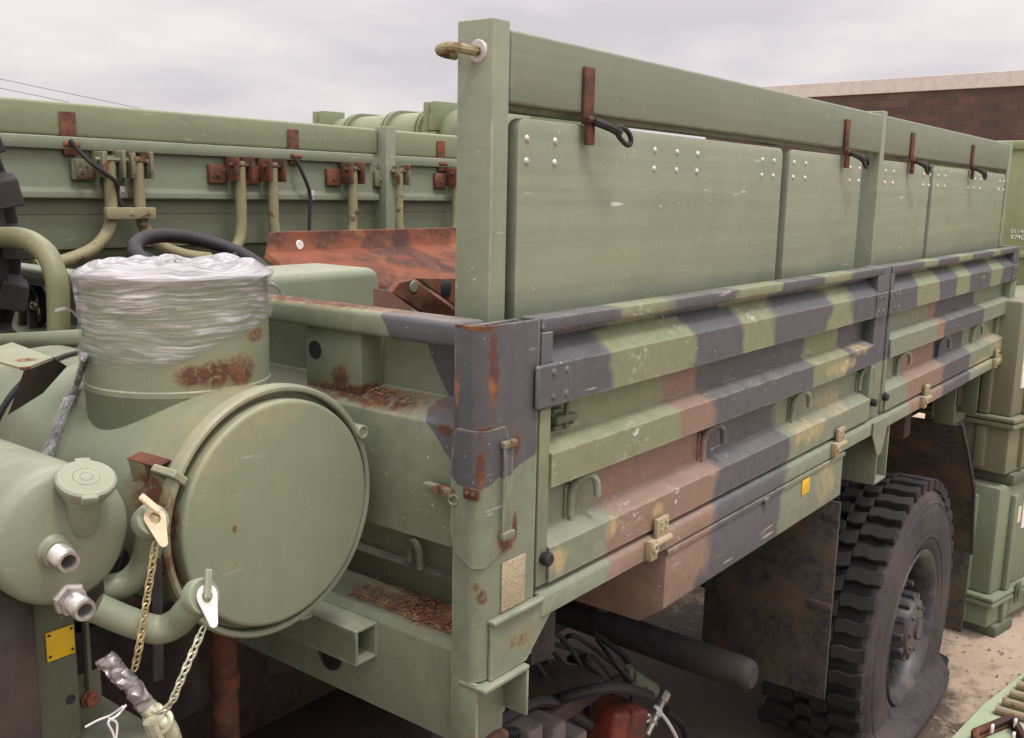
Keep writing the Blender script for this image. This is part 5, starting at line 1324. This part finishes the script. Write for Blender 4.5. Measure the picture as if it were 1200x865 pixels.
# scrap of green decking with rusty rods at the lower right
dk = at(1170, 850, 'Z', GZ)
DKT = thing('deck_board', (dk.x, dk.y, GZ), 'flaking pale green board lying on the ground at the lower right', 'board')
pts = [at(1105, 880, 'Z', GZ), at(1150, 832, 'Z', GZ), at(1198, 794, 'Z', GZ), at(1290, 760, 'Z', GZ), at(1300, 900, 'Z', GZ)]
mm = Mesh(); mm.prism([(p.x, p.y) for p in pts], 'Z', GZ+.001, GZ+.022, .003); obj('board', mm, paint('flaking_green', (.33, .40, .25), .8, rust_amt=.10, wear=.6, scratch=.5), DKT)
rod_m = Mesh(); rod_m.cyl((0, 0, -.5), (0, 0, .5), .017, 10)
rod_me = shared(rod_m, paint('rod_paint', (.24, .17, .10), .7, rust_amt=.16, scratch=.4))
order = ['lowest', 'second lowest', 'middle', 'second highest', 'highest']
for k in range(5):
    a = at(1166+k*8.5, 831-k*9.5, 'Z', GZ+.04); b = at(1166+k*8.5+95, 831-k*9.5+27, 'Z', GZ+.04)
    rd = bpy.data.objects.new('steel_rod', rod_me); COL.objects.link(rd)
    rd.matrix_world = frame((a+b)/2, b-a) @ Matrix.Diagonal((1, 1, (b-a).length, 1)); props(rd, 'rusty steel rod on the pale green board, %s of the five in the picture' % order[k], 'rod', 'rods on the green board')
bxm = Mesh(); a = at(1142, 862, 'Z', GZ+.03); BXF = thing('rusty_frame', (a.x, a.y, GZ+.022), 'small rusty open steel frame with white clips on the green board', 'frame')
e_ = [at(1142, 858, 'Z', GZ+.06), at(1186, 840, 'Z', GZ+.06), at(1205, 872, 'Z', GZ+.06), at(1150, 890, 'Z', GZ+.06)]
mm = Mesh()
for p, q in zip(e_, e_[1:]+e_[:1]):
    mm.tube([p, q], .014, 6, False); mm.tube([p-Vector((0, 0, .03)), q-Vector((0, 0, .03))], .010, 6, False); mm.tube([p, p-Vector((0, 0, .036))], .012, 6, False)
obj('frame', mm, m_rust, BXF)
mm = Mesh()
for px, py in ((1163, 853), (1190, 846), (1188, 862)):
    c = at(px, py, 'Z', GZ+.075); mm.box(c.x-.012, c.x+.012, c.y-.005, c.y+.005, c.z-.02, c.z+.012, .003)
obj('clips', mm, m_foam, BXF)
# loose grit and stones on the yard by the wheel
gr = Mesh()
for k in range(170):
    px = 1090+random.random()*140; py = 735+random.random()*150; c = at(px, py, 'Z', GZ)
    s = .003+.009*random.random()**4
    gr.box(-.5, .5, -.5, .5, -.5, .5, 0, 1, Matrix.Translation((c.x, c.y, GZ+s*.25)) @ Matrix.Rotation(random.random()*6, 4, Vector((random.random(), random.random(), 1))) @ Matrix.Diagonal((s*1.6, s, s*.7, 1)))
props(obj('gravel', gr, simple('grit', (.26, .205, .155), .9, var=.5, scale=30), kind='stuff'), 'loose grit and small stones on the concrete', 'gravel')

# power lines in the sky, upper left
for k, (y0, y1, lab) in enumerate(((93, 118, 'upper thin overhead power line crossing the sky at left'), (104, 128, 'lower thin overhead power line crossing the sky at left'))):
    a = at(-60, y0-13, 'Y', 40); b = at(135, y1+3, 'Y', 46); a2 = a+(a-b)*1.0; b2 = b+(b-a)*1.2
    mm = Mesh(); md = (a2+b2)/2; mm.tube([a2, a, b, b2], .012, 5, True, 4)
    props(obj('power_line', mm, m_wire, origin=md), lab, 'cable', 'overhead power lines')
bpy.data.objects.remove(H)
